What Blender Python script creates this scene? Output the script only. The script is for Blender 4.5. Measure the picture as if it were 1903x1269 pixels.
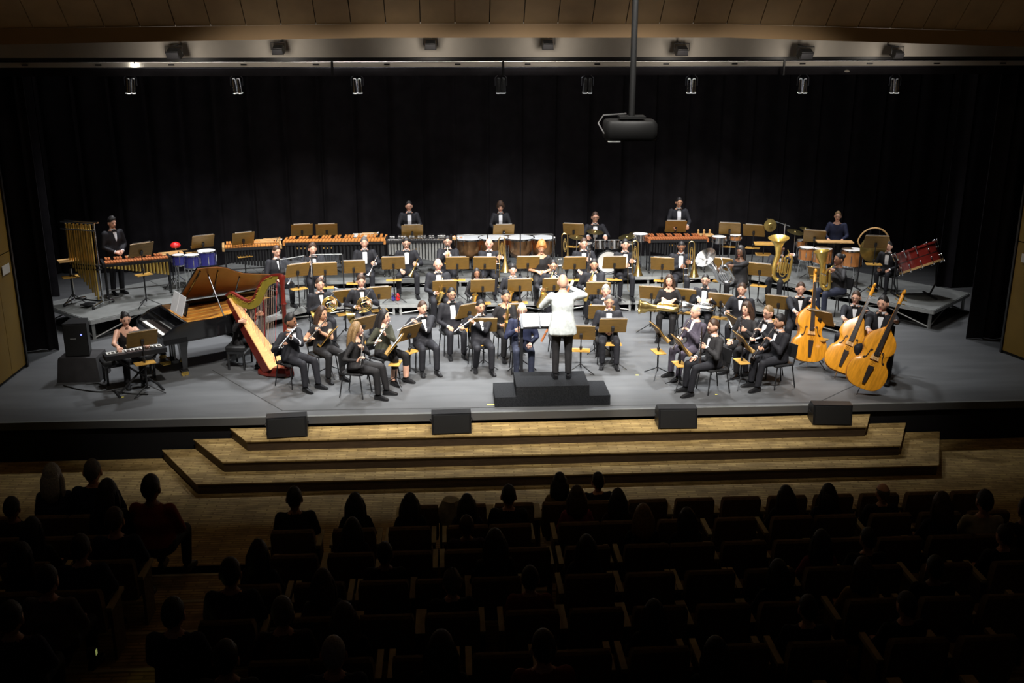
import bpy, bmesh, math, random
from mathutils import Vector, Matrix, Euler, Quaternion
from mathutils.bvhtree import BVHTree
random.seed(7)
V = Vector
R_ = math.radians
scene = bpy.context.scene
for o in list(bpy.data.objects):
    bpy.data.objects.remove(o)
COL = scene.collection

# ------------------------------------------------------------------ camera, world, exposure, lights
CAM_H, FPX, PITCH, YAW = 5.93, 1900.0, R_(17), R_(3.5)
cd = bpy.data.cameras.new('camera')
cam = bpy.data.objects.new('camera', cd)
COL.objects.link(cam)
cam.location = (0, 0, CAM_H)
cam.rotation_euler = (math.pi / 2 - PITCH, 0, -YAW)
cd.sensor_width = 36
cd.lens = FPX * 36 / 1903
cd.clip_end = 200
scene.camera = cam
vs = scene.view_settings
vs.view_transform = 'Standard'
vs.look = 'None'
vs.gamma = 1
vs.use_curve_mapping = False
vs.exposure = 1.6
wd = bpy.data.worlds.new('dim_hall')
scene.world = wd
wd.use_nodes = True
wd.node_tree.nodes['Background'].inputs[0].default_value = (0.5, 0.45, 0.5, 1)
wd.node_tree.nodes['Background'].inputs[1].default_value = 0.0018

def spot(name, loc, aim, power, deg, blend=0.6, col=(1, 0.97, 0.93), rad=0.12):
    l = bpy.data.lights.new(name, 'SPOT')
    l.energy = power
    l.spot_size = R_(deg)
    l.spot_blend = blend
    l.color = col
    l.shadow_soft_size = rad
    o = bpy.data.objects.new(name, l)
    COL.objects.link(o)
    o.location = loc
    o.rotation_euler = (V(aim) - V(loc)).to_track_quat('-Z', 'Y').to_euler()
    return o
# front-of-house spotlights on the hall ceiling, aimed at the orchestra
for x, w in ((-3.6, 0.75), (-1.2, 0.9), (1.2, 1.0), (3.4, 0.95), (5.8, 0.75)):
    spot('front_spotlight', (1.0 + (x - 1) * 0.75, 11.6, 8.6), (1.1 + (x - 1) * 0.85, 18.1, 0.6), 1500 * w, 51, 0.85, (1, 0.96, 0.9), 0.15)
for x in (-3.2, 1.4, 6.0):  # added spots hung free below the ceiling, brightening the rear percussionists
    spot('front_spotlight', (1.0 + (x - 1) * 0.7, 13.2, 6.5), (x, 23.4, 1.2), 800, 26, 0.9, (1, 0.95, 0.88), 0.15)
# overhead stage electrics, hidden above the black border
for x, w in ((-4.6, 0.5), (-1.6, 0.95), (1.4, 1.15), (4.4, 0.95), (7.2, 0.42)):
    spot('overhead_lamp', (x, 20.2, 7.6), (x * 0.95 + 0.1, 18.6, 0.0), 850 * w, 82, 0.85, (0.95, 0.98, 1.0), 0.25)
for x, w in ((-6.4, 1.25), (-2.4, 1.0), (1.4, 1.0), (4.8, 1.0), (8.6, 0.7)):
    spot('overhead_lamp', (x, 22.6, 7.4), (x * 0.98, 22.3, 0.4), 480 * w, 78, 0.8, (0.97, 0.97, 1.0), 0.25)
# warm fill added high in the hall to brighten sloped ceiling and seats
for x in (-4.5, 1.4, 7.3):
    spot('ceiling_fill', (x, 9.0, 9.2), (x * 0.9 + 0.3, 15.2, 6.0), 22, 130, 1.0, (1, 0.74, 0.42), 0.3)

# ------------------------------------------------------------------ pixel helpers (photo pixel -> direction)
cF = V((math.sin(YAW) * math.cos(PITCH), math.cos(YAW) * math.cos(PITCH), -math.sin(PITCH)))
cR = V((math.cos(YAW), -math.sin(YAW), 0))
cU = cR.cross(cF)
CC = V((0, 0, CAM_H))
def ray(u, v):
    return cF + cR * ((u - 951.5) / FPX) + cU * ((634.5 - v) / FPX)
def az(u, v, z=0.0):
    r = ray(u, v)
    return CC + r * ((z - CAM_H) / r.z)
def ay(u, v, y):
    r = ray(u, v)
    return CC + r * (y / r.y)

# ------------------------------------------------------------------ materials
MATS = {}
def mat(name, col, rough=0.6, metal=0.0, noise=0.0, scale=8.0, bump=0.0, alpha=None, emit=None, trans=0.0, coat=0.0, spec=0.5, stretch=None):
    if name in MATS:
        return MATS[name]
    m = bpy.data.materials.new(name)
    m.use_nodes = True
    nt = m.node_tree
    b = nt.nodes['Principled BSDF']
    b.inputs['Base Color'].default_value = (*col, 1)
    b.inputs['Roughness'].default_value = rough
    b.inputs['Metallic'].default_value = metal
    b.inputs['Specular IOR Level'].default_value = spec
    if coat:
        b.inputs['Coat Weight'].default_value = coat
        b.inputs['Coat Roughness'].default_value = 0.08
    if trans:
        b.inputs['Transmission Weight'].default_value = trans
        b.inputs['IOR'].default_value = 1.05
    if emit:
        b.inputs['Emission Color'].default_value = (*emit[0], 1)
        b.inputs['Emission Strength'].default_value = emit[1]
    if noise or bump:
        tc = nt.nodes.new('ShaderNodeTexCoord')
        src = tc.outputs['Object']
        if stretch:
            mp = nt.nodes.new('ShaderNodeMapping')
            mp.inputs['Scale'].default_value = stretch
            nt.links.new(src, mp.inputs['Vector'])
            src = mp.outputs['Vector']
        n = nt.nodes.new('ShaderNodeTexNoise')
        n.inputs['Scale'].default_value = scale
        n.inputs['Detail'].default_value = 4
        nt.links.new(src, n.inputs['Vector'])
        if noise:
            r = nt.nodes.new('ShaderNodeMapRange')
            r.inputs['From Min'].default_value = 0.3
            r.inputs['From Max'].default_value = 0.7
            r.inputs['To Min'].default_value = 1 - noise
            r.inputs['To Max'].default_value = 1 + noise
            nt.links.new(n.outputs['Fac'], r.inputs['Value'])
            mx = nt.nodes.new('ShaderNodeVectorMath')
            mx.operation = 'SCALE'
            mx.inputs[0].default_value = col
            nt.links.new(r.outputs['Result'], mx.inputs['Scale'])
            nt.links.new(mx.outputs['Vector'], b.inputs['Base Color'])
        if bump:
            bp = nt.nodes.new('ShaderNodeBump')
            bp.inputs['Strength'].default_value = bump
            bp.inputs['Distance'].default_value = 0.02
            nt.links.new(n.outputs['Fac'], bp.inputs['Height'])
            nt.links.new(bp.outputs['Normal'], b.inputs['Normal'])
    MATS[name] = m
    return m
def parquet(name, col, sx, sy):
    m = bpy.data.materials.new(name)
    m.use_nodes = True
    nt = m.node_tree
    b = nt.nodes['Principled BSDF']
    b.inputs['Roughness'].default_value = 0.7
    b.inputs['Specular IOR Level'].default_value = 0.25
    tc = nt.nodes.new('ShaderNodeTexCoord')
    mp = nt.nodes.new('ShaderNodeMapping')
    mp.inputs['Scale'].default_value = (sx, sy, sy)
    nt.links.new(tc.outputs['Object'], mp.inputs['Vector'])
    br = nt.nodes.new('ShaderNodeTexBrick')
    br.inputs['Color1'].default_value = (col[0] * 1.15, col[1] * 1.15, col[2] * 1.1, 1)
    br.inputs['Color2'].default_value = (col[0] * 0.68, col[1] * 0.66, col[2] * 0.62, 1)
    br.inputs['Mortar'].default_value = (col[0] * 0.6, col[1] * 0.57, col[2] * 0.5, 1)
    br.inputs['Scale'].default_value = 1.0
    br.inputs['Mortar Size'].default_value = 0.012
    br.inputs['Brick Width'].default_value = 0.3
    br.inputs['Row Height'].default_value = 0.06
    nt.links.new(mp.outputs['Vector'], br.inputs['Vector'])
    n = nt.nodes.new('ShaderNodeTexNoise')
    n.inputs['Scale'].default_value = 5
    n.inputs['Detail'].default_value = 6
    nt.links.new(mp.outputs['Vector'], n.inputs['Vector'])
    mx = nt.nodes.new('ShaderNodeMixRGB')
    mx.blend_type = 'MULTIPLY'
    mx.inputs['Fac'].default_value = 0.7
    cr = nt.nodes.new('ShaderNodeValToRGB')
    cr.color_ramp.elements[0].position = 0.3
    cr.color_ramp.elements[0].color = (0.45, 0.42, 0.4, 1)
    cr.color_ramp.elements[1].position = 0.65
    nt.links.new(n.outputs['Fac'], cr.inputs['Fac'])
    nt.links.new(br.outputs['Color'], mx.inputs['Color1'])
    nt.links.new(cr.outputs['Color'], mx.inputs['Color2'])
    nt.links.new(mx.outputs['Color'], b.inputs['Base Color'])
    MATS[name] = m
    return m

M = {}
M['stage'] = mat('stage_floor_grey', (0.074, 0.076, 0.079), 0.55, noise=0.16, scale=1.4, bump=0.05, stretch=(0.6, 3, 1))
M['seam'] = mat('dark_seam', (0.03, 0.03, 0.03), 0.8)
M['blackcloth'] = mat('black_velvet', (0.016, 0.0145, 0.017), 0.95, noise=0.25, scale=3, spec=0.1)
M['blackpaint'] = mat('black_paint', (0.012, 0.012, 0.013), 0.45, noise=0.1)
M['darkwall'] = mat('dark_wall', (0.006, 0.006, 0.007), 0.8, spec=0.2)
M['carpet'] = mat('podium_black_carpet', (0.018, 0.019, 0.021), 0.95, noise=0.3, scale=60, bump=0.2, spec=0.1)
M['ochre'] = mat('ochre_panel', (0.22, 0.125, 0.012), 0.55, noise=0.1, scale=2)
M['ceiling'] = mat('brown_ceiling_panel', (0.34, 0.23, 0.12), 0.6, noise=0.12, scale=3)
M['fascia'] = mat('fascia_brown', (0.2, 0.12, 0.05), 0.6, noise=0.08, scale=2)
M['white'] = mat('off_white_paint', (0.62, 0.57, 0.5), 0.7, noise=0.06, scale=3)
M['parquet'] = parquet('parquet_floor', (0.46, 0.32, 0.13), 1.0, 1.0)
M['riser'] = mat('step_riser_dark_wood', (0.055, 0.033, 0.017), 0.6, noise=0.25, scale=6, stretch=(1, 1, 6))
M['deck'] = mat('riser_deck_grey', (0.13, 0.135, 0.13), 0.6, noise=0.15, scale=4)
M['alu'] = mat('aluminium', (0.45, 0.46, 0.45), 0.45, 0.6, noise=0.1)
M['chrome'] = mat('chrome', (0.75, 0.76, 0.78), 0.18, 1.0)
M['silver'] = mat('silver_plate', (0.78, 0.78, 0.78), 0.22, 1.0)
M['gold'] = mat('gold_brass', (0.85, 0.58, 0.15), 0.28, 0.85, noise=0.08)
M['brass'] = mat('lacquered_brass', (0.78, 0.56, 0.2), 0.28, 1.0, noise=0.1)
M['copper'] = mat('copper', (0.72, 0.36, 0.16), 0.3, 1.0, noise=0.12)
M['metal'] = mat('black_metal', (0.02, 0.02, 0.022), 0.4, 0.3)
M['darkmetal'] = mat('dark_steel', (0.1, 0.1, 0.11), 0.35, 0.8)
M['stand'] = mat('stand_wood', (0.2, 0.112, 0.022), 0.5, noise=0.14, scale=9, stretch=(1, 1, 5))
M['shelf'] = mat('shelf_wood', (0.5, 0.28, 0.06), 0.5, noise=0.14, scale=9)
M['paper'] = mat('white_paper', (0.8, 0.8, 0.82), 0.7, noise=0.03)
M['wood'] = mat('light_wood', (0.55, 0.33, 0.13), 0.5, noise=0.2, scale=10, stretch=(1, 6, 6))
M['rose'] = mat('rosewood', (0.42, 0.14, 0.05), 0.35, noise=0.25, scale=10)
M['padouk'] = mat('orange_padouk', (0.62, 0.25, 0.06), 0.35, noise=0.22, scale=10)
M['bass'] = mat('varnished_maple', (0.72, 0.3, 0.02), 0.28, noise=0.22, scale=5, stretch=(6, 1, 1), coat=0.4)
M['bassrib'] = mat('bass_rib', (0.5, 0.18, 0.015), 0.3, noise=0.2, scale=6, coat=0.3)
M['ebony'] = mat('ebony', (0.03, 0.022, 0.02), 0.35)
M['piano'] = mat('piano_black', (0.008, 0.008, 0.009), 0.12, coat=0.6)
M['pianobrown'] = mat('piano_lid_inside', (0.17, 0.065, 0.022), 0.28, noise=0.15, scale=3, coat=0.3)
M['pianogold'] = mat('piano_plate', (0.75, 0.42, 0.09), 0.35, 0.3, noise=0.15, scale=3)
M['ivory'] = mat('ivory_keys', (0.8, 0.79, 0.75), 0.35)
M['harpred'] = mat('harp_mahogany', (0.13, 0.015, 0.01), 0.25, noise=0.2, scale=6, coat=0.4)
M['harpwood'] = mat('harp_soundboard', (0.72, 0.42, 0.17), 0.4, noise=0.12, scale=6, stretch=(8, 1, 1))
M['harpgold'] = mat('harp_gold_plate', (0.42, 0.33, 0.05), 0.35, 0.6, noise=0.1)
M['string'] = mat('strings', (0.4, 0.28, 0.22), 0.5)
M['drumhead'] = mat('drum_head', (0.75, 0.74, 0.72), 0.5)
M['bluedrum'] = mat('blue_drum_shell', (0.06, 0.06, 0.32), 0.2, 0.3, coat=0.6)
M['reddrum'] = mat('red_drum_shell', (0.2, 0.02, 0.015), 0.22, noise=0.15, scale=5, coat=0.6)
M['tandrum'] = mat('tan_drum_shell', (0.5, 0.2, 0.06), 0.3, noise=0.15, scale=5, coat=0.4)
M['cymbal'] = mat('cymbal_bronze', (0.72, 0.58, 0.25), 0.3, 1.0, noise=0.12, scale=14)
M['gong'] = mat('gong_bronze', (0.4, 0.3, 0.1), 0.4, 0.9, noise=0.35, scale=9)
M['red'] = mat('red_plastic', (0.7, 0.02, 0.02), 0.35)
M['bluedot'] = mat('blue_led', (0.05, 0.05, 0.6), 0.4, emit=((0.1, 0.12, 1), 1.5))
M['seatblack'] = mat('black_vinyl', (0.012, 0.012, 0.013), 0.5, noise=0.1)
M['grille'] = mat('speaker_grille', (0.012, 0.012, 0.012), 0.6, noise=0.3, scale=160)
M['drape'] = mat('black_drape', (0.03, 0.028, 0.03), 0.9, noise=0.2, scale=6)
M['yellow'] = mat('yellow_tape', (0.75, 0.68, 0.12), 0.6)
M['cable'] = mat('black_cable', (0.008, 0.008, 0.008), 0.5)
M['upholst'] = mat('olive_upholstery', (0.16, 0.11, 0.06), 0.9, noise=0.2, scale=20, spec=0.1)
M['armwood'] = mat('armrest_beige', (0.42, 0.34, 0.17), 0.6, noise=0.1)
M['projblack'] = mat('projector_black', (0.003, 0.003, 0.003), 0.6, spec=0.15)
M['aisle'] = mat('aisle_lamp', (0.6, 0.7, 0.3), 0.4, emit=((0.7, 0.8, 0.25), 0.08))
M['lens'] = mat('lamp_lens', (0.9, 0.9, 0.85), 0.3, emit=((1, 0.96, 0.88), 9))
M['glass'] = None
def glass_mat():
    m = bpy.data.materials.new('acrylic_pane')
    m.use_nodes = True
    nt = m.node_tree
    for n in list(nt.nodes):
        nt.nodes.remove(n)
    out = nt.nodes.new('ShaderNodeOutputMaterial')
    mx = nt.nodes.new('ShaderNodeMixShader')
    tr = nt.nodes.new('ShaderNodeBsdfTransparent')
    tr.inputs[0].default_value = (0.86, 0.88, 0.9, 1)
    gl = nt.nodes.new('ShaderNodeBsdfGlossy')
    gl.inputs['Roughness'].default_value = 0.03
    fr = nt.nodes.new('ShaderNodeFresnel')
    fr.inputs[0].default_value = 1.4
    nt.links.new(fr.outputs[0], mx.inputs[0])
    nt.links.new(tr.outputs[0], mx.inputs[1])
    nt.links.new(gl.outputs[0], mx.inputs[2])
    nt.links.new(mx.outputs[0], out.inputs[0])
    return m
M['glass'] = glass_mat()

# ------------------------------------------------------------------ mesh builder
def frame(d, up=V((0, 0, 1))):
    d = V(d).normalized()
    if abs(d.dot(up)) > 0.98:
        up = V((0, 1, 0))
    x = up.cross(d).normalized()
    y = d.cross(x)
    return x, y, d
class MB:
    def __init__(s):
        s.v, s.f, s.m = [], [], []
    def add(s, vs, fs, mi=0):
        o = len(s.v)
        s.v += [V(p) for p in vs]
        s.f += [tuple(i + o for i in f) for f in fs]
        s.m += [mi] * len(fs)
        return s
    def hexa(s, p, mi=0):
        return s.add(p, [(3, 2, 1, 0), (4, 5, 6, 7), (0, 1, 5, 4), (1, 2, 6, 5), (2, 3, 7, 6), (3, 0, 4, 7)], mi)
    def box(s, c, sz, rot=None, mi=0, taper=1.0):
        hx, hy, hz = sz[0] / 2, sz[1] / 2, sz[2] / 2
        t = taper
        p = [V((-hx, -hy, -hz)), V((hx, -hy, -hz)), V((hx, hy, -hz)), V((-hx, hy, -hz)),
             V((-hx * t, -hy * t, hz)), V((hx * t, -hy * t, hz)), V((hx * t, hy * t, hz)), V((-hx * t, hy * t, hz))]
        if rot is not None:
            m = rot if isinstance(rot, Matrix) else Euler(rot).to_matrix()
            p = [m @ q for q in p]
        return s.hexa([q + V(c) for q in p], mi)
    def loft(s, rings, cap=True, closed=True, mi=0):
        n = len(rings[0])
        o = len(s.v)
        for r in rings:
            s.v += [V(p) for p in r]
        k = n if closed else n - 1
        for i in range(len(rings) - 1):
            for j in range(k):
                a, b = o + i * n + j, o + i * n + (j + 1) % n
                s.f.append((a, b, b + n, a + n))
                s.m.append(mi)
        if cap:
            s.f.append(tuple(o + n - 1 - j for j in range(n)))
            s.f.append(tuple(o + (len(rings) - 1) * n + j for j in range(n)))
            s.m += [mi, mi]
        return s
    def tube(s, pts, r, n=8, mi=0, cap=True, flat=1.0, up=V((0, 0, 1))):
        pts = [V(p) for p in pts]
        rr = r if isinstance(r, (list, tuple)) else [r] * len(pts)
        rings = []
        px = None
        for i, p in enumerate(pts):
            d = pts[min(i + 1, len(pts) - 1)] - pts[max(i - 1, 0)]
            if d.length < 1e-9:
                d = V((0, 0, 1))
            if px is None:
                x, y, d = frame(d, up)
            else:
                d.normalize()
                x = px - d * px.dot(d)
                if x.length < 1e-6:
                    x = frame(d, up)[0]
                x.normalize()
                y = d.cross(x)
            px = x
            rings.append([p + x * (math.cos(2 * math.pi * k / n) * rr[i]) + y * (math.sin(2 * math.pi * k / n) * rr[i] * flat) for k in range(n)])
        return s.loft(rings, cap, True, mi)
    def rod(s, a, b, r, n=8, mi=0, r2=None):
        return s.tube([a, b], [r, r if r2 is None else r2], n, mi)
    def lathe(s, prof, n=16, c=(0, 0, 0), axis=(0, 0, 1), mi=0, cap=True):
        x, y, d = frame(axis)
        c = V(c)
        rings = [[c + d * h + x * (math.cos(2 * math.pi * k / n) * r) + y * (math.sin(2 * math.pi * k / n) * r) for k in range(n)] for r, h in prof]
        return s.loft(rings, cap, True, mi)
    def prism(s, poly, z0, z1, mi=0, mtx=None):
        a = [V((p[0], p[1], z0)) for p in poly]
        b = [V((p[0], p[1], z1)) for p in poly]
        if mtx is not None:
            a = [mtx @ q for q in a]
            b = [mtx @ q for q in b]
        return s.loft([a, b], True, True, mi)
    def ell(s, c, r, n=10, m=7, rot=None, mi=0):
        c = V(c)
        rings = []
        for i in range(m + 1):
            t = math.pi * (i + (0.12 if i == 0 else -0.12 if i == m else 0)) / m
            ring = []
            for k in range(n):
                a = 2 * math.pi * k / n
                q = V((r[0] * math.sin(t) * math.cos(a), r[1] * math.sin(t) * math.sin(a), -r[2] * math.cos(t)))
                if rot is not None:
                    q = rot @ q
                ring.append(c + q)
            rings.append(ring)
        return s.loft(rings, True, True, mi)
    def mesh(s, name, mats, smooth=True, ang=40):
        me = bpy.data.meshes.new(name)
        me.from_pydata([tuple(p) for p in s.v], [], s.f)
        for m in (mats if isinstance(mats, (list, tuple)) else [mats]):
            me.materials.append(m)
        if any(s.m):
            me.polygons.foreach_set('material_index', s.m)
        me.update()
        bm = bmesh.new()
        bm.from_mesh(me)
        bmesh.ops.recalc_face_normals(bm, faces=bm.faces)
        if smooth:
            ca = R_(ang)
            for f in bm.faces:
                f.smooth = True
            for e in bm.edges:
                if len(e.link_faces) == 2 and e.calc_face_angle(0) > ca:
                    e.smooth = False
        bm.to_mesh(me)
        bm.free()
        return me
    def build(s, name, mats, parent=None, smooth=True, loc=None):
        return link(name, s.mesh(name, mats, smooth), parent, loc)
def link(name, me, parent=None, loc=None):
    o = bpy.data.objects.new(name, me)
    COL.objects.link(o)
    if parent is not None:
        o.parent = parent
        KIDS.setdefault(parent.name, []).append(o)
    if loc is not None:
        o.location = loc
    return o
KIDS = {}
def tag(o, label=None, cat=None, group=None, kind=None):
    for k, v in (('label', label), ('category', cat), ('group', group), ('kind', kind)):
        if v:
            o[k] = v
    return o
def thing(name, label, cat, loc=(0, 0, 0), rz=0.0, group=None, mtx=None):
    o = bpy.data.objects.new(name, None)
    o.empty_display_size = 0.1
    COL.objects.link(o)
    if mtx is not None:
        o.matrix_world = mtx
    else:
        o.location = loc
        o.rotation_euler = (0, 0, rz)
    return tag(o, label, cat, group)
def copy_tree(o, parent=None):
    c = o.copy()
    COL.objects.link(c)
    c.parent = parent
    for ch in KIDS.get(o.name, ()):
        k = copy_tree(ch, c)
        KIDS.setdefault(c.name, []).append(k)
    return c
def struct(name, mb, m, parent=None, smooth=False):
    o = mb.build(name, m, parent, smooth)
    if parent is None:
        o['kind'] = 'structure'
    return o
def arc(c, r, a0, a1, n, ax=V((1, 0, 0)), ay_=V((0, 0, 1))):
    c = V(c)
    return [c + ax * (r * math.cos(R_(a0 + (a1 - a0) * i / n))) + ay_ * (r * math.sin(R_(a0 + (a1 - a0) * i / n))) for i in range(n + 1)]
def spline(pts, n=6):
    pts = [V(p) for p in pts]
    out = []
    for i in range(len(pts) - 1):
        p0, p1, p2, p3 = pts[max(i - 1, 0)], pts[i], pts[i + 1], pts[min(i + 2, len(pts) - 1)]
        for k in range(n):
            t = k / n
            out.append(0.5 * ((2 * p1) + (p2 - p0) * t + (2 * p0 - 5 * p1 + 4 * p2 - p3) * t * t + (3 * p1 - p0 - 3 * p2 + p3) * t ** 3))
    return out + [pts[-1]]
# ------------------------------------------------------------------ the setting
EDGE = 15.45
XL, XR = -7.8, 10.5
struct('stage_floor', MB().box((1.4, 21.3, -0.06), (24, 11.7, 0.12)), M['stage'])
sf = struct('stage_front', MB().box((1.4, 15.6, -0.4), (24, 0.2, 0.56)), M['darkwall'])
# stage apron seams: recessed-looking dark joint lines of the laid floor
def strip(a, b, w, z, h, m, name, parent=None):
    a, b = V((a[0], a[1], 0)), V((b[0], b[1], 0))
    d = (b - a).normalized()
    n = V((-d.y, d.x, 0)) * w / 2
    p = [a - n, b - n, b + n, a + n]
    return MB().hexa([q + V((0, 0, z)) for q in p] + [q + V((0, 0, z + h)) for q in p]).build(name, m, parent, False)
q0, q1, q2, q3 = az(395, 688), az(525, 763), az(1520, 748), az(1590, 715)
for a, b in ((q0, q1), (q1, q2), (q2, q3)):
    o = strip(a, b, 0.018, 0.0, 0.003, M['seam'], 'floor_seam')
    o['kind'] = 'structure'
lip = strip((-10.6, EDGE + 0.03), (13.4, EDGE + 0.03), 0.06, 0.0, 0.006, M['deck'], 'trim_1')
lip['kind'] = 'structure'

# three wide parquet steps flaring towards the stage
SC = [((-3.8, 14.12), (7.45, 14.12), (-4.65, 15.45), (8.1, 15.45), -0.68, -0.51),
      ((-3.49, 14.52), (7.0, 14.52), (-4.14, 15.45), (7.5, 15.45), -0.51, -0.34),
      ((-3.2, 14.92), (6.6, 14.92), (-3.55, 15.45), (6.87, 15.45), -0.34, -0.17)]
for i, (a, b, c, d, z0, z1) in enumerate(SC):
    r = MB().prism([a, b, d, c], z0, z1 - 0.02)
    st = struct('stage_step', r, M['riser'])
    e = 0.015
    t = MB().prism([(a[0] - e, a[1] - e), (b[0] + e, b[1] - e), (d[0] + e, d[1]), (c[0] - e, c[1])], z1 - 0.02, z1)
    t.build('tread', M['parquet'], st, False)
# auditorium floor, stepping up row by row towards the camera
struct('floor', MB().box((1.5, 13.75, -0.78), (30, 4.0, 0.2)), M['parquet'])
ROWY = [11.75 - 0.9 * k for k in range(9)]
ROWZ = [-0.68 + 0.17 * k for k in range(9)]
for k in range(1, 9):
    y1 = ROWY[k] + 0.62
    t = struct('floor_terrace', MB().box((1.5, y1 - 0.46, ROWZ[k] - 0.35), (30, 0.92 if k < 8 else 1.2, 0.7)), M['parquet'])
    strip((-13.5, y1 - 0.03), (16.5, y1 - 0.03), 0.05, ROWZ[k], 0.004, M['armwood'], 'nosing', t)
b = struct('floor_base', MB().box((1.5, 11.72, -0.78), (30, 0.5, 0.2)), M['parquet'])

# ochre side walls built from panels
def side_wall(name, x0, y0, x1, y1, nrm):
    w = MB().prism([(x0, y0), (x1, y1), (x1 + nrm * 0.3, y1), (x0 + nrm * 0.3, y0)], 0.0, 6.2)
    o = struct(name, w, M['seam'])
    L = math.hypot(x1 - x0, y1 - y0)
    d = V(((x1 - x0) / L, (y1 - y0) / L, 0))
    n = V((-nrm, 0, 0))
    cnt = int(L / 0.6)
    for i in range(cnt):
        for (z0, z1) in ((0.06, 2.16), (2.18, 4.3), (4.32, 6.15)):
            a = V((x0, y0, 0)) + d * (i * 0.6 + 0.005)
            c = V((x0, y0, 0)) + d * (i * 0.6 + 0.592)
            p = [a, c, c + n * 0.02, a + n * 0.02]
            MB().hexa([q + V((0, 0, z0)) for q in p] + [q + V((0, 0, z1)) for q in p]).build('panel', M['ochre'], o, False)
    return o
side_wall('wall_left', XL - 0.02, 18.3, XL - 0.06, 12.0, -1)
side_wall('wall_right', XR + 0.02, 18.05, 12.1, 12.2, 1)
for nm, x0, y in (('baseboard_left', XL, 18.3), ('baseboard_right', XR, 18.05)):
    o = struct(nm, MB().box((x0 + (-0.03 if x0 < 0 else 0.04), y + 0.03, 3.1), (0.12, 0.06, 6.2)), M['blackpaint'])
for (u, v, nm) in ((43, 500, 'left'), (1893, 482, 'right')):
    y = 18.02 if nm == 'left' else 17.75
    p = ay(u, v, y)
    x = XL + 0.012 if nm == 'left' else XR + 0.06
    mt = Matrix.Translation((x, y, p.z)) @ Matrix.Rotation(0 if nm == 'left' else 0.26, 4, 'Z')
    o = MB().box((0, 0, 0), (0.012, 0.3, 0.16)).build('wall_notice', M['white'])
    o.matrix_world = mt
    tag(o, 'small white notice plate on the %s ochre side wall' % nm, 'notice')
# loop of black cable on the left wall
pts = [V((XL + 0.05, 18.1 - 0.02 * i, 4.9 - 0.12 * i)) for i in range(8)] + arc((XL + 0.05, 17.55, 4.0), 0.36, 0, -170, 8, V((0, 1, 0)))
tag(MB().tube(pts, 0.018, 6).build('wall_cable', M['cable']), 'black cable hanging in a loop on the left ochre wall', 'cable')

# sloping brown ceiling panels, fascia, white header
SL = 1.035
def low(x):
    if x < -1.2:
        t = (-1.2 - x) / 7.6
        return 16.5 + 0.1 * t, 6.005 - 0.1 * t
    if x > 4.4:
        t = (x - 4.4) / 6.6
        return 16.5 + 0.15 * t, 6.005 - 0.17 * t
    return 16.5, 6.005
ce = struct('ceiling', MB().box((1.5, 8.2, 9.6), (30, 13, 0.2)), M['ceiling'])
cs = MB()
xs = [-11 + 0.53 * i for i in range(49)]
rr = []
for x in xs:
    y, z = low(x)
    rr.append([V((x, y + 0.03, z + 0.03)), V((x, y + 0.23, z + 0.03)), V((x, y + 0.23 - 4, z + 4 * SL)), V((x, y + 0.03 - 4, z + 4 * SL))])
cs.loft(rr, True)
cp = struct('ceiling_slope', cs, M['seam'])
for i in range(48):
    xa, xb = xs[i] + 0.007, xs[i + 1] - 0.007
    q = []
    for x in (xa, xb):
        y, z = low(x)
        q.append((V((x, y, z)), V((x, y - 3.9, z + 3.9 * SL))))
    n = V((0, 0.72, 0.69)) * 0.03
    a, bb = q[0]
    c, dd = q[1]
    MB().hexa([a, c, dd, bb, a + n, c + n, dd + n, bb + n]).build('panel', M['ceiling'], cp, False)
fx = [-11, -1.2, 4.4, 14.2]
rr = []
for x in fx:
    y, z = low(x)
    h = 0.205 if -2 < x < 5 else 0.25
    rr.append([V((x, y - 0.02, z - 0.004)), V((x, y + 0.18, z - 0.004)), V((x, y + 0.18, z - h)), V((x, y - 0.02, z - h))])
struct('trim_2', MB().loft(rr), M['fascia'])
struct('wall_header', MB().box((1.4, 18.42, 5.98), (20, 0.2, 1.04)), M['white'])
struct('trim_3', MB().box((1.4, 18.45, 5.44), (19.4, 0.14, 0.07)), M['blackpaint'])
zb = ay(950, 119, 18.6).z
bt = thing('lighting_batten', 'long pale metal lighting bar across the top of the stage opening', 'lighting bar', (1.4, 18.6, zb))
MB().box((0, 0, 0), (18.2, 0.08, 0.085)).build('bar', M['white'], bt, False)
for i in range(15):
    MB().box((-8.6 + i * 1.23, -0.05, 0.0), (0.1, 0.03, 0.025)).build('clamp', M['metal'], bt, False)
for x in (-3.4, 0.0 - 0.42, 4.6):
    MB().rod((x, -0.045, -0.2), (x, -0.045, 0.22), 0.02, 6).build('hanger', M['metal'], bt)
struct('trim_4', MB().box((1.4, 18.75, zb - 0.13), (19, 0.06, 0.14)), M['blackcloth'])

# black drapes: back curtain, side legs, border
def curtain(name, x0, x1, y, z0, z1, amp, wl, label, rz=0.0):
    n = int((x1 - x0) / wl * 8)
    mb = MB()
    rings = []
    for i in range(n + 1):
        x = x0 + (x1 - x0) * i / n
        ph = 2 * math.pi * (x - x0) / wl
        w = 0.6 + 0.4 * math.sin(ph * 0.37 + x)
        a = [V((x - (x0 + x1) / 2 + 0.25 * wl * math.sin(ph * 0.5), amp * w * math.sin(ph) * (0.75 + 0.25 * k / 2) - 0.04, z1 + (z0 - z1) * k / 2)) for k in range(3)]
        rings.append(a + [p + V((0, 0.02, 0)) for p in reversed(a)])
    mb.loft(rings)
    o = mb.build(name, M['blackcloth'], None)
    o.location = ((x0 + x1) / 2, y, 0)
    o.rotation_euler = (0, 0, rz)
    return tag(o, label, 'curtain')
curtain('stage_curtain', -12, 15, 26.0, 0.01, 7.6, 0.07, 0.42, 'full-width black velvet backdrop behind the percussion')
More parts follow.
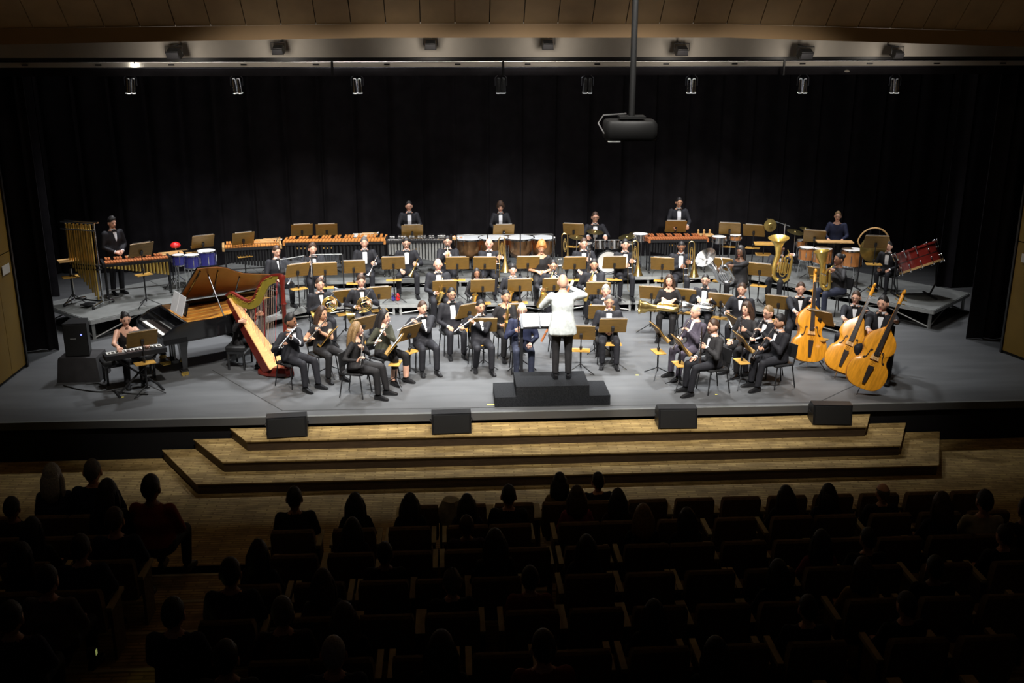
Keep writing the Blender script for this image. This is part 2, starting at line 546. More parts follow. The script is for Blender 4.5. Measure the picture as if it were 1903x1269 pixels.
curtain('stage_curtain', -9.2, -7.5, 19.35, 0.01, 6.4, 0.07, 0.3, 'narrow black side drape beside the left ochre wall')
curtain('stage_curtain', -11.2, -9.05, 23.6, 0.01, 6.8, 0.1, 0.36, 'black side drape with deep folds behind the tubular bells')
curtain('stage_curtain', 10.25, 12.2, 19.0, 0.01, 6.4, 0.08, 0.34, 'narrow black side drape beside the right ochre wall')
curtain('stage_curtain', 11.6, 14.2, 23.2, 0.01, 6.8, 0.1, 0.36, 'black side drape behind the red bass drum')
struct('wall_back', MB().box((1.4, 26.6, 4.0), (30, 0.2, 8.4)), M['darkwall'])
struct('wall_wing_left', MB().box((-11.6, 22.5, 4.0), (0.2, 8.2, 8.4)), M['darkwall'])
struct('wall_wing_right', MB().box((14.4, 22.5, 4.0), (0.2, 8.2, 8.4)), M['darkwall'])

# ------------------------------------------------------------------ orchestra risers (deck modules on aluminium frames)
L1, L2 = 0.25, 0.42
def riser(poly, z, label, front=(0, 1)):
    c = sum((V((p[0], p[1], 0)) for p in poly), V()) / len(poly)
    t = thing('riser_platform', label, 'platform', (c.x, c.y, 0), 0, 'orchestra riser platforms')
    P = [V((p[0] - c.x, p[1] - c.y, 0)) for p in poly]
    inn = [p * 0.992 for p in P]
    MB().prism([(p.x, p.y) for p in inn], z - 0.05, z).build('deck', M['deck'], t, False)
    fr = MB()
    n = len(P)
    for i in range(n):
        a, b = inn[i], inn[(i + 1) % n]
        e = (b - a).normalized()
        nn = V((e.y, -e.x, 0)) * 0.012
        for (h0, h1) in ((z - 0.085, z - 0.012),):
            p = [a - nn, b - nn, b + nn, a + nn]
            fr.hexa([q + V((0, 0, h0)) for q in p] + [q + V((0, 0, h1)) for q in p])
    fr.build('edge_frame', M['alu'], t, False)
    for i in range(n):
        p = inn[i] * 0.93
        MB().box((p.x, p.y, (z - 0.08) / 2), (0.05, 0.05, z - 0.085)).build('leg', M['alu'], t, False)
    for i in range(n):
        a, b = inn[i] * 0.93, inn[(i + 1) % n] * 0.93
        m = (a + b) / 2
        MB().rod(a + V((0, 0, 0.03)), m + V((0, 0, z - 0.1)), 0.014, 6).build('brace', M['alu'], t)
        MB().rod(b + V((0, 0, 0.03)), m + V((0, 0, z - 0.1)), 0.014, 6).build('brace', M['alu'], t)
    return t
def lerp(a, b, t):
    return (a[0] + (b[0] - a[0]) * t, a[1] + (b[1] - a[1]) * t)
def strip_mods(f0, f1, b0, b1, n, z, fmt, names):
    for i in range(n):
        riser([lerp(f0, f1, i / n), lerp(f0, f1, (i + 1) / n), lerp(b0, b1, (i + 1) / n), lerp(b0, b1, i / n)], z, fmt % names[i])
ORD5 = ['first', 'second', 'third', 'fourth', 'fifth']
strip_mods((-7.13, 19.9), (-4.05, 23.0), (-8.6, 21.3), (-5.2, 25.2), 2, L2, 'grey riser platform of the left percussion wing, %s', ['outer end under the tubular bells', 'inner end behind the piano lid'])
strip_mods((-4.05, 23.0), (6.85, 23.0), (-5.2, 25.2), (8.0, 25.2), 5, L2, 'grey rear riser platform under the percussion, %s from the left in the middle', ORD5)
strip_mods((6.85, 23.0), (9.85, 19.62), (8.0, 25.2), (11.3, 21.0), 2, L2, 'grey riser platform of the right percussion wing, %s', ['inner end under the orange toms', 'outer end under the red bass drum'])
strip_mods((-4.35, 19.95), (-2.85, 21.45), (-5.62, 21.22), (-4.07, 22.93), 1, L1, 'low grey platform on the %s wing of the trumpets', ['left'])
strip_mods((-2.85, 21.45), (5.65, 21.45), (-4.0, 22.95), (6.8, 22.95), 5, L1, 'low grey platform under the brass row, %s from the left', ORD5)
strip_mods((5.7, 21.45), (7.95, 19.35), (6.87, 22.9), (9.1, 20.42), 1, L1, 'low grey platform on the %s wing under the tubas', ['right'])
# ------------------------------------------------------------------ people
import numpy as np
SKIN = {'light': (0.66, 0.37, 0.26), 'tan': (0.52, 0.28, 0.17), 'brown': (0.26, 0.12, 0.065), 'dark': (0.12, 0.055, 0.03)}
HAIRC = {'black': (0.012, 0.01, 0.01), 'brown': (0.05, 0.025, 0.014), 'grey': (0.3, 0.29, 0.28), 'ginger': (0.42, 0.15, 0.035), 'white': (0.5, 0.5, 0.48), 'darkgrey': (0.1, 0.09, 0.085), 'fair': (0.2, 0.12, 0.05)}
CLOTH = {'tux': (0.014, 0.014, 0.018), 'black': (0.013, 0.012, 0.013), 'navy': (0.014, 0.018, 0.045), 'purple': (0.06, 0.05, 0.07), 'sheer': (0.035, 0.035, 0.022), 'white': (0.58, 0.62, 0.62), 'charcoal': (0.025, 0.024, 0.026), 'plum': (0.04, 0.02, 0.03), 'bluegrey': (0.03, 0.035, 0.06),
         'ochre': (0.3, 0.2, 0.03), 'redbrown': (0.2, 0.03, 0.015), 'grey': (0.12, 0.11, 0.11), 'pink': (0.3, 0.06, 0.1), 'cream': (0.4, 0.36, 0.25), 'dusk': (0.02, 0.02, 0.05)}
def mskin(k): return mat('skin_' + k, SKIN[k], 0.5, noise=0.08, scale=20)
def mhair(k): return mat('hair_' + k, HAIRC[k], 0.55, noise=0.35, scale=60, bump=0.3)
def mcloth(k): return mat('cloth_' + k, CLOTH[k], 0.75, noise=0.18, scale=16, bump=0.15, spec=0.3)
M['lips'] = mat('lips', (0.35, 0.1, 0.08), 0.5)
M['eye'] = mat('eye_dark', (0.02, 0.015, 0.012), 0.3)
M['shirt'] = mat('white_shirt', (0.75, 0.76, 0.8), 0.7)
M['bow'] = mat('black_satin', (0.008, 0.008, 0.009), 0.35)
M['shoe'] = mat('black_shoe', (0.01, 0.01, 0.011), 0.25)
HN, HM = 18, 13
def head_pt(sx, sy, sz, k=1.0):
    jaw = 1.0 if sz > 0 else 1 - 0.30 * (-sz) ** 1.4
    x = 0.074 * sx * jaw
    y = 0.093 * sy * (1.0 if sy > 0 or sz > -0.2 else 1 - 0.06 * (-sz)) + (0.006 if sz < -0.3 and sy > 0 else 0) * 1.0
    if sy > 0 and sz < -0.25:
        y *= 1 - 0.35 * (-sz - 0.25)
    z = 0.115 * sz
    return V((x, y, z)) * k
def head_grid():
    out = []
    for i in range(HM + 1):
        t = math.pi * (i + (0.15 if i == 0 else -0.15 if i == HM else 0)) / HM
        out.append([(math.sin(t) * math.sin(2 * math.pi * k / HN), -math.sin(t) * math.cos(2 * math.pi * k / HN), -math.cos(t)) for k in range(HN)])
    return out
GRID = head_grid()
def add_head(mb, mt, S, sk, lip, eye, hr, beard):
    rings = [[mt @ head_pt(*q, k=S) for q in r] for r in GRID]
    mb.loft(rings, True, True, sk)
    r3 = mt.to_3x3()
    def e(c, r, mi):
        mb.ell(mt @ (V(c) * S), [q * S for q in r], 8, 5, r3, mi)
    e((0, -0.097, -0.012), (0.012, 0.017, 0.024), sk)
    e((0, -0.084, -0.09), (0.026, 0.018, 0.018), sk)
    for s in (-1, 1):
        e((s * 0.075, 0.008, -0.008), (0.011, 0.02, 0.032), sk)
        e((s * 0.029, -0.0835, 0.01), (0.0105, 0.006, 0.0055), eye)
        e((s * 0.03, -0.0845, 0.03), (0.017, 0.006, 0.0035), hr)
    e((0, -0.088, -0.058), (0.023, 0.008, 0.007), lip)
    if beard:
        e((0, -0.078, -0.088), (0.045, 0.027, 0.03), hr)
        e((0, -0.091, -0.044), (0.028, 0.008, 0.006), hr)
def hair_mesh(style, S, seed):
    rnd = random.Random(seed)
    mb = MB()
    if style in ('none',):
        return None
    th = {'short': 1.085, 'thick': 1.17, 'afro': 1.42, 'curls': 1.45, 'bun': 1.06, 'long': 1.1, 'rim': 1.06, 'wavy': 1.16, 'bob': 1.14, 'cap': 1.1, 'buzz': 1.035}[style]
    rings = []
    for r in GRID:
        row = []
        for (sx, sy, sz) in r:
            f = math.atan2(abs(sx), -sy) / math.pi
            thr = (0.63 - 1.45 * max(0, f - 0.1)) if f < 0.62 else -0.15 - (f - 0.62) * 1.4
            if style in ('afro', 'curls'):
                thr -= 0.18
            if style in ('long', 'bob', 'wavy') and f > 0.28:
                thr -= 0.5
            k = th if sz > thr else 0.9
            if sz > thr and sz < thr + 0.12 and style not in ('afro',):
                k = 1 + (th - 1) * 0.6
            if style == 'rim' and (sz > 0.42 or f < 0.33):
                k = 0.93
            if k > 1 and style in ('afro', 'curls', 'thick', 'wavy'):
                k *= 1 + rnd.uniform(-0.06, 0.06)
            p = head_pt(sx, sy, sz, k * S)
            if k > 1 and sz > 0.3:
                p.z += 0.008 * S * (th - 1) * 10 * sz * (1 if style != 'afro' else 0.5)
            row.append(p)
        rings.append(row)
    mb.loft(rings)
    if style == 'bun':
        mb.ell((0, 0.11 * S, 0.045 * S), (0.045 * S, 0.04 * S, 0.045 * S), 10, 7)
    if style in ('long', 'wavy', 'curls', 'bob'):
        L = {'long': 0.34, 'wavy': 0.27, 'curls': 0.12, 'bob': 0.1}[style] * S
        pts = [(0, 0.03, 0.07), (0, 0.07, 0.0), (0, 0.09, -0.1), (0, 0.1, -0.1 - L * 0.5), (0, 0.085, -0.1 - L)]
        w = 1.25 if style == 'curls' else 1.0
        mb.tube([V(p) * S for p in pts], [0.06 * w, 0.085 * w, 0.088 * w, 0.08 * w, 0.05 * w], 12, flat=0.55, up=V((1, 0, 0)) if False else V((0, 1, 0)))
        for s in (-1, 1):
            pts = [(s * 0.05, -0.01, 0.05), (s * 0.08, 0.015, -0.03), (s * 0.082, 0.03, -0.12), (s * 0.085, 0.03, -0.12 - L * 0.7)]
            mb.tube([V(p) * S for p in pts], [0.03 * w, 0.032 * w, 0.034 * w, 0.02 * w], 8)
    return mb
def add_hand(mb, wrist, d, pn, side, curl, mi, S=1.0):
    """palm, four unequal bent fingers and a thumb leaving the side of the palm"""
    d = V(d).normalized()
    pn = V(pn)
    pn = (pn - d * pn.dot(d))
    if pn.length < 1e-4:
        pn = frame(d)[0]
    pn.normalize()
    x = d.cross(pn) * side
    w = V(wrist)
    L = 0.085 * S
    ring = lambda c, hw, ht: [c + x * (hw * a) + pn * (ht * b) for a, b in ((-1, -0.6), (-0.6, -1), (0.6, -1), (1, -0.6), (1, 0.6), (0.6, 1), (-0.6, 1), (-1, 0.6))]
    mb.loft([ring(w - d * 0.02 * S, 0.024 * S, 0.019 * S), ring(w + d * 0.02 * S, 0.03 * S, 0.018 * S), ring(w + d * L, 0.04 * S, 0.014 * S)], True, True, mi)
    for i, (ln, off) in enumerate(((0.068, -0.03), (0.078, -0.0105), (0.073, 0.0095), (0.056, 0.029))):
        p = w + d * (L - 0.006) + x * (off * S)
        pts = [p]
        a = curl * 0.25
        for k in range(3):
            a += curl * 0.42
            p = p + (d * math.cos(a) + pn * math.sin(a)) * (ln * S * (0.42, 0.33, 0.25)[k])
            pts.append(p)
        mb.tube(pts, [0.0095 * S, 0.009 * S, 0.008 * S, 0.006 * S], 6, mi)
    p = w + d * 0.03 * S - x * 0.026 * S
    p1 = p + (d * 0.55 - x * 0.75 + pn * 0.3 * curl).normalized() * 0.034 * S
    p2 = p1 + (d * 0.85 - x * 0.2 + pn * 0.6 * curl).normalized() * 0.03 * S
    p3 = p2 + (d * 0.8 + x * 0.1 + pn * 0.6 * curl).normalized() * 0.022 * S
    mb.tube([p, p1, p2, p3], [0.012 * S, 0.0105 * S, 0.0095 * S, 0.007 * S], 6, mi)
def ik(s, t, a, b, hint):
    d = t - s
    L = min(d.length, (a + b) * 0.995)
    dn = d.normalized()
    t = s + dn * L
    ca = (a * a + L * L - b * b) / (2 * a * L)
    ca = max(-1, min(1, ca))
    h = V(hint) - dn * V(hint).dot(dn)
    h.normalize()
    return s + dn * (a * ca) + h * (a * math.sqrt(1 - ca * ca)), t

class Joints:
    pass
def joints(sp):
    J = Joints()
    S = sp.get('sc', 1.0)
    fem = sp.get('fem', False)
    J.S, J.fem = S, fem
    seat = sp.get('seat', True)
    J.seat = seat
    le, si = R_(sp.get('lean', 3)), R_(sp.get('side', 0))
    J.pel = V((0, 0.0, (0.5 if seat else 0.93))) * S
    J.up = V((math.sin(si), -math.sin(le), math.cos(le))).normalized()
    J.n = V((0, -math.cos(le), -math.sin(le)))
    J.L = 0.5 * S
    J.neck = J.pel + J.up * J.L
    tw = R_(sp.get('twist', 0))
    J.x = V((math.cos(tw), math.sin(tw), 0))
    sw = (0.15 if fem else 0.178) * S
    J.shL = J.neck - J.up * 0.07 * S + J.x * sw
    J.shR = J.neck - J.up * 0.07 * S - J.x * sw
    hy, hp = R_(sp.get('hy', 0)), R_(sp.get('hp', 5))
    hc = J.neck + (J.up * 0.6 + V((0, 0, 0.4))).normalized() * 0.158 * S + V((0, -0.02 * S, 0))
    J.hm = Matrix.Translation(hc) @ Matrix.Rotation(hy, 4, 'Z') @ Matrix.Rotation(hp, 4, 'X') @ Matrix.Scale(sp.get('headk', 1.08), 4)
    J.head = hc
    J.mouth = J.hm @ V((0, -0.098 * S, -0.058 * S))
    J.face = (J.hm.to_3x3() @ V((0, -1, 0))).normalized()
    J.hipL, J.hipR = J.pel + V((0.09, 0, -0.0)) * S, J.pel + V((-0.09, 0, 0)) * S
    ks = sp.get('knees', 0.13)
    if seat:
        fy = sp.get('footy', -0.42)
        J.knL, J.knR = V((ks, -0.43, 0.49)) * S, V((-ks, -0.43, 0.49)) * S
        J.anL, J.anR = V((ks * 1.0, fy, 0.085)) * S, V((-ks * 1.0, fy + sp.get('stag', 0.05), 0.085)) * S
    else:
        J.knL, J.knR = V((0.10, -0.015, 0.49)) * S, V((-0.10, -0.015, 0.49)) * S
        J.anL, J.anR = V((0.105, 0.02, 0.085)) * S, V((-0.105, 0.02, 0.085)) * S
    if 'kn' in sp:
        J.knL, J.knR = V(sp['kn'][0]) * S, V(sp['kn'][1]) * S
        J.anL, J.anR = V(sp['an'][0]) * S, V(sp['an'][1]) * S
    return J
def raw_body(sp, J):
    mb = MB()
    S, fem = J.S, J.fem
    bk = 1 + sp.get('bulk', 0.0) + (0.05 if fem else 0.12)
    shw = 0.155 if fem else 0.178
    prof = [(-0.17, 0.12, 0.1), (-0.05, 0.17, 0.13), (0.12, 0.165, 0.125), (0.38, 0.14 if fem else 0.155, 0.105), (0.62, 0.15 if fem else 0.168, 0.125 if fem else 0.118), (0.8, shw + 0.0, 0.108), (0.9, shw - 0.025, 0.092), (0.97, 0.1, 0.075), (1.03, 0.06, 0.06), (1.1, 0.052, 0.055)]
    if sp.get('jacket_long'):
        prof = [(-0.36, 0.215, 0.155), (-0.2, 0.205, 0.15), (-0.05, 0.19, 0.14), (0.15, 0.17, 0.13)] + prof[3:]
    rings = []
    for t, w, dp in prof:
        c = J.pel + J.up * (t * J.L)
        k = bk if t < 0.75 else 1
        xx = J.x if t > 0.5 else V((1, 0, 0))
        rings.append([c + xx * (w * S * k * math.cos(2 * math.pi * i / 14)) - J.n * (dp * S * k * math.sin(2 * math.pi * i / 14)) for i in range(14)])
    mb.loft(rings)
    for sh, el, wr in ((J.shL, J.elL, J.wrL), (J.shR, J.elR, J.wrR)):
        a = 0.88 if fem else 1.12
        mid = (sh + el) / 2
        mb.tube([sh + (sh - el).normalized() * 0.02 * S, sh, mid, el, (el + wr) / 2, wr], [0.05 * a * S, 0.066 * a * S, 0.057 * a * S, 0.048 * a * S, 0.044 * a * S, 0.033 * a * S], 9)
        mb.ell(el, (0.047 * a * S,) * 3, 8, 6)
        mb.ell(sh, (0.068 * a * S,) * 3, 8, 6)
    for hp, kn, an in ((J.hipL, J.knL, J.anL), (J.hipR, J.knR, J.anR)):
        mb.tube([hp + (hp - kn).normalized() * 0.04 * S, hp, (hp + kn) / 2, kn], [0.085 * S, 0.098 * S, 0.086 * S, 0.066 * S], 10)
        fl = sp.get('flare', 0.055)
        mb.tube([kn + (kn - an).normalized() * 0.02, kn, (kn * 0.6 + an * 0.4), an], [0.055 * S, 0.066 * S, 0.062 * S, fl * S], 10)
        mb.ell(kn, (0.067 * S,) * 3, 8, 6)
    if sp.get('skirt'):
        a = (J.hipL + J.hipR) / 2
        b = (J.knL + J.knR) / 2
        c = (J.anL + J.anR) / 2 + V((0, 0, 0.26 * S))
        mb.tube([a, b + V((0, 0, 0.0)), c], [0.17 * S, 0.19 * S, 0.17 * S], 12, flat=0.6, up=V((0, 0, 1)))
    return mb
PEOPLE = []
def place_person(sp, J):
    # world placement from the head pixel
    u, v = sp['px']
    lev = sp.get('lev', 0.0)
    rz = R_(sp.get('rot', 0))
    hl = Matrix.Rotation(rz, 3, 'Z') @ J.head
    if 'Y' in sp:
        p = ay(u, v, sp['Y'])
    else:
        p = az(u, v, lev + J.head.z)
    if 'wx' in sp:
        p.x = sp['wx']
    loc = V((p.x - hl.x, p.y - hl.y, lev))
    J.mtx = Matrix.Translation(loc) @ Matrix.Rotation(rz, 4, 'Z')
def person(sp):
    """queue a person; the body is grown by voxel-fusing its volumes, done for all people at once"""
    J = joints(sp)
    place_person(sp, J)
    hands = sp['pose'](J, sp) if sp.get('pose') else lap(J, sp)
    # hands: dict L/R -> (wrist, dir, palm normal, curl)
    for s in 'LR':
        w, d, pn, cu = hands[s]
        sh = getattr(J, 'sh' + s)
        sx = 1 if s == 'L' else -1
        hint = hands.get('hint' + s, V((sx * 0.7, 0.35, -0.8)))
        el, wr = ik(sh, V(w), 0.285 * J.S, 0.25 * J.S, hint)
        setattr(J, 'el' + s, el)
        setattr(J, 'wr' + s, wr)
    J.hands = hands
    sp['J'] = J
    tmp = raw_body(sp, J).build('tmp', M['bow'])
    md = tmp.modifiers.new('r', 'REMESH')
    md.mode = 'VOXEL'
    md.voxel_size = sp.get('vox', 0.019)
    sm = tmp.modifiers.new('s', 'SMOOTH')
    sm.factor = 0.5
    sm.iterations = 3
    PEOPLE.append((sp, J, tmp))
    return sp
def fit_person(sp):
    """choose the scale so that the head centre lands on the pixel at depth Y"""
    u, v = sp['px']
    p = ay(u, v, sp['Y'])
    J = joints(dict(sp, sc=1.0))
    sp['sc'] = max(0.86, min(1.16, (p.z - sp.get('lev', 0)) / J.head.z))
    return sp
def segd(P, a, b, r):
    a, b = np.array(a), np.array(b)
    d = b - a
    t = np.clip(((P - a) @ d) / max(d @ d, 1e-9), 0, 1)
    return np.linalg.norm(P - (a + t[:, None] * d), axis=1) / r, t
def finish_people():
    bpy.context.view_layer.update()
    dg = bpy.context.evaluated_depsgraph_get()
    grown = [bpy.data.meshes.new_from_object(tmp.evaluated_get(dg)) for _, _, tmp in PEOPLE]
    for (sp, J, tmp), me in zip(PEOPLE, grown):
        n = len(me.vertices)
        co = np.empty(n * 3)
        me.vertices.foreach_get('co', co)
        co = co.reshape(-1, 3)
        fs = [tuple(p.vertices) for p in me.polygons]
        cen = np.empty(len(fs) * 3)
        me.polygons.foreach_get('center', cen)
        cen = cen.reshape(-1, 3)
        bpy.data.meshes.remove(me)
        S = J.S
        D = []
        T = []
        for a, b, r in ((J.pel - J.up * 0.1 * S, J.neck - J.up * 0.05 * S, 0.13), (J.shL, J.elL, 0.06), (J.elL, J.wrL, 0.042), (J.shR, J.elR, 0.06), (J.elR, J.wrR, 0.042), (J.hipL, J.knL, 0.09), (J.knL, J.anL, 0.06), (J.hipR, J.knR, 0.09), (J.knR, J.anR, 0.06), (J.neck, J.head, 0.05)):
            dd, t = segd(cen, a, b, r * S)
            D.append(dd)
            T.append(t)
        lab = np.argmin(np.array(D), axis=0)
        T = np.array(T)
        # slots: 0 top cloth, 1 bottom cloth, 2 skin, 3 lips, 4 eye, 5 hair
        mi = np.zeros(len(fs), int)
        mi[(lab >= 5) & (lab <= 8)] = 1
        # torso part below the waist belongs to the trousers unless a jacket hangs there
        tt = (cen - np.array(J.pel)) @ np.array(J.up) / J.L
        if sp.get('jacket', True):
            mi[(lab >= 5) & (lab <= 8) & (tt > (-0.42 if sp.get('jacket_long') else -0.1)) & (tt < 0.4) & (D[0] < (1.9 if sp.get('jacket_long') else 1.35))] = 0
        else:
            mi[(lab == 0) & (tt < 0.1)] = 1
        sl = sp.get('sleeve', 'long')
        if sl == 'none':
            mi[(lab >= 1) & (lab <= 4) & (tt < 0.97)] = 2
            mi[((lab == 1) | (lab == 3)) & (T[1] < 0.02) & (T[3] < 0.02)] = 2
        elif sl == 'short':
            mi[((lab == 2) | (lab == 4))] = 2
            mi[((lab == 1) & (T[1] > 0.45)) | ((lab == 3) & (T[3] > 0.45))] = 2
        lxx = np.abs((cen - np.array(J.neck)) @ np.array(J.x))
        mi[(lab == 9) | ((tt > 0.985) & (lxx < 0.085 * S))] = 2
        nk = sp.get('neckline', 0)
        if nk:
            fr = (cen - np.array(J.pel)) @ np.array(J.n)
            lx = np.abs(cen @ np.array(J.x))
            mi[(lab == 0) & (tt > 1 - nk) & (fr > 0) & (lx < 0.13 * S * (tt - (1 - nk)) / nk + 0.03)] = 2
        if sp.get('barelegs'):
            mi[((lab == 6) & (T[6] > 0.42)) | ((lab == 8) & (T[8] > 0.42))] = 2
        mb = MB()
        mb.v = [V(c) for c in co]
        mb.f = list(fs)
        mb.m = mi.tolist()
        add_head(mb, J.hm, S, 2, 3, 4, 5, sp.get('beard', False))
        nb = J.neck - J.up * 0.03 * S
        mb.tube([nb, J.hm @ V((0, 0.012, -0.06)) ], [0.055 * S, 0.05 * S] if not J.fem else [0.048 * S, 0.044 * S], 10, 2)
        for s in 'LR':
            w, d, pn, cu = J.hands[s]
            add_hand(mb, getattr(J, 'wr' + s), d, pn, 1 if s == 'L' else -1, cu, 2, S)
        hk = sp.get('hairc', 'black')
        mats = [mcloth(sp.get('top', 'tux')), mcloth(sp.get('bot', 'tux')), mskin(sp.get('skin', 'light')), M['lips'], M['eye'], mhair(hk)]
        bme = mb.mesh('person', mats, True, 70)
        body = link('person', bme)
        body.matrix_world = J.mtx
        tag(body, sp['label'], 'person', sp.get('group'))
        sp['obj'] = body
        bvh = BVHTree.FromPolygons([tuple(c) for c in co], fs)
        def on_front(t, x, off):
            o = J.pel + J.up * (t * J.L) + J.x * x
            h = bvh.ray_cast(o + J.n * 0.6, -J.n)
            if h[0] is None:
                return o + J.n * (0.1 * S + off)
            return h[0] + J.n * off
        if sp.get('shirt'):
            bot, wt, wb = sp['shirt']       # lowest t, half width at top and bottom
            rows = []
            for i in range(9):
                t = 1.0 + (bot - 1.0) * i / 8
                w = (wt + (wb - wt) * i / 8) * S
                rows.append([on_front(t, w * j, 0.007) for j in (-1, -0.5, 0, 0.5, 1)])
            sm = MB()
            for i in range(8):
                for j in range(4):
                    a, b, c, d = rows[i][j], rows[i][j + 1], rows[i + 1][j + 1], rows[i + 1][j]
                    sm.add([a, b, c, d], [(0, 1, 2, 3)])
            sm.build('shirt_front', M['shirt'], body)
            if sp.get('tie', True):
                c = on_front(0.985, 0, 0.018)
                bt = MB()
                ux = J.x
                for s in (-1, 1):
                    e = c + ux * (0.055 * S * s)
                    uz, nn = J.up * S, J.n * S
                    bt.hexa([c - uz * 0.01 - nn * 0.008, e - uz * 0.026 - nn * 0.008, e + uz * 0.026 - nn * 0.008, c + uz * 0.01 - nn * 0.008,
                             c - uz * 0.01 + nn * 0.01, e - uz * 0.026 + nn * 0.01, e + uz * 0.026 + nn * 0.01, c + uz * 0.01 + nn * 0.01])
                bt.box(c + J.n * 0.008, (0.02 * S, 0.02 * S, 0.024 * S))
                bt.build('bow_tie', M['bow'], body, False)
            if sp.get('collar', True):
                cm = MB()
                cn = J.neck + J.up * 0.005
                for z0, z1, r0 in ((-0.012, 0.035, 0.062),):
                    rg = []
                    for h in (z0, z1):
                        rg.append([cn + J.up * (h * S) + J.x * (r0 * S * math.cos(2 * math.pi * i / 12)) - J.n * ((r0 * 0.98) * S * math.sin(2 * math.pi * i / 12)) + J.n * 0.006 for i in range(12)])
                    cm.loft(rg, False)
                cm.build('shirt_collar', M['shirt'], body)
            for s, w in (('L', J.wrL), ('R', J.wrR)):
                d = (w - getattr(J, 'el' + s)).normalized()
                MB().rod(w - d * 0.012 * S, w + d * 0.012 * S, 0.036 * S, 10).build('shirt_cuff', M['shirt'], body)
        hs = sp.get('hair', 'short')
        hm = hair_mesh(hs, S, sp['label'])
        if hm:
            hm.v = [J.hm @ p for p in hm.v]
            hm.build('hair', mhair(hk), body)
        if sp.get('glasses'):
            g = MB()
            for s in (-1, 1):
                g.tube([J.hm @ (V((s * 0.033, -0.096, 0.012)) * S + V((0.024 * math.cos(a), 0, 0.018 * math.sin(a))) * S) for a in [2 * math.pi * i / 10 for i in range(11)]], 0.0028 * S, 5)
                g.rod(J.hm @ (V((s * 0.057, -0.094, 0.014)) * S), J.hm @ (V((s * 0.078, 0.0, 0.012)) * S), 0.0028 * S, 5)
            g.rod(J.hm @ (V((-0.01, -0.098, 0.014)) * S), J.hm @ (V((0.01, -0.098, 0.014)) * S), 0.0028 * S, 5)
            g.build('glasses', M['metal'], body)
        if sp.get('shoes', True):
            for s in 'LR':
                an, kn = getattr(J, 'an' + s), getattr(J, 'kn' + s)
                ft = sp.get('toe', 0.0) * (1 if s == 'L' else -1)
                fd = V((math.sin(R_(ft + (8 if s == 'L' else -8))), -math.cos(R_(ft)), 0)).normalized()
                sx = V((-fd.y, fd.x, 0))
                base = V((an.x, an.y, 0))
                zf = max(0.0, an.z - 0.085 * S)
                rg = []
                for dist, w, h in ((-0.07, 0.026, 0.065), (-0.045, 0.038, 0.085), (0.02, 0.04, 0.085), (0.09, 0.044, 0.055), (0.15, 0.042, 0.042), (0.19, 0.024, 0.03)):
                    c = base + fd * dist * S + V((0, 0, zf))
                    rg.append([c + sx * (w * S * a) + V((0, 0, 0.003 + h * S * b)) for a, b in ((-1, 0), (1, 0), (1, 0.5), (0.6, 1), (-0.6, 1), (-1, 0.5))])
                MB().loft(rg).build('shoe', M['shoe'], body)
    for sp, J, tmp in PEOPLE:
        tm = tmp.data
        bpy.data.objects.remove(tmp)
        bpy.data.meshes.remove(tm)
# ---- poses: return wrist position, hand direction, palm normal and finger curl for both hands
def grip(p, off, S, curl=1.0, pn=None):
    off = V(off) * S
    w = V(p) + off
    d = (-off).normalized()
    return (w, d, V(pn) if pn else V((0, -0.3, -1)), curl)
def lap(J, sp):
    S = J.S
    if not J.seat:
        return {'L': (V((0.24, -0.05, 0.80)) * S, (0, -0.1, -1), (-1, 0, 0), 0.6), 'R': (V((-0.24, -0.05, 0.80)) * S, (0, -0.1, -1), (1, 0, 0), 0.6)}
    return {'L': (V((0.13, -0.28, 0.60)) * S, (-0.25, -0.9, -0.15), (0, 0.1, -1), 0.5), 'R': (V((-0.13, -0.28, 0.60)) * S, (0.25, -0.9, -0.15), (0, 0.1, -1), 0.5)}
def clasp(J, sp):
    S = J.S
    z = 0.66 if J.seat else 0.98
    return {'L': (V((0.09, -0.2, z)) * S, (-0.8, -0.5, -0.3), (0, 0.8, -0.5), 0.8), 'R': (V((-0.09, -0.2, z)) * S, (0.8, -0.5, -0.3), (0, 0.8, -0.5), 0.8)}
def keys_pose(J, sp):
    S = J.S
    z = 0.78 if J.seat else 1.02
    return {'L': (V((0.2, -0.36, z)) * S, (0, -0.95, -0.2), (0, 0, -1), 0.6), 'R': (V((-0.2, -0.36, z)) * S, (0, -0.95, -0.2), (0, 0, -1), 0.6)}
def mallet_pose(J, sp):
    S = J.S
    return {'L': (V((0.17, -0.34, 1.05)) * S, (-0.2, -0.9, -0.2), (0, 0, -1), 1.1), 'R': (V((-0.17, -0.34, 1.05)) * S, (0.2, -0.9, -0.2), (0, 0, -1), 1.1)}
# ------------------------------------------------------------------ furniture and instruments
PROTO = {}
def make(kind, label, cat, mtx, group=None, **kw):
    """first use builds the thing, later uses copy it with all its parts"""
    key = (kind, tuple(sorted(kw.items())))
    if key not in PROTO:
        r = thing(KIND_NAMES.get(kind, kind), label, cat)
        BUILD[kind](r, **kw)
        PROTO[key] = r
    else:
        r = copy_tree(PROTO[key])
    r.matrix_world = mtx
    r['label'] = label
    r['category'] = cat
    if group:
        r['group'] = group
    elif 'group' in r:
        del r['group']
    return r
BUILD, KIND_NAMES = {}, {}
def B(kind, name=None):
    def deco(fn):
        BUILD[kind] = fn
        KIND_NAMES[kind] = name or kind
        return fn
    return deco
def TRZ(loc, rz=0.0):
    return Matrix.Translation(V(loc)) @ Matrix.Rotation(rz, 4, 'Z')
def axes(o, z, y):
    """matrix with local Z along z and local Y close to y"""
    z = V(z).normalized()
    y = V(y)
    y = (y - z * y.dot(z)).normalized()
    x = y.cross(z)
    m = Matrix((x, y, z)).transposed().to_4x4()
    m.translation = V(o)
    return m
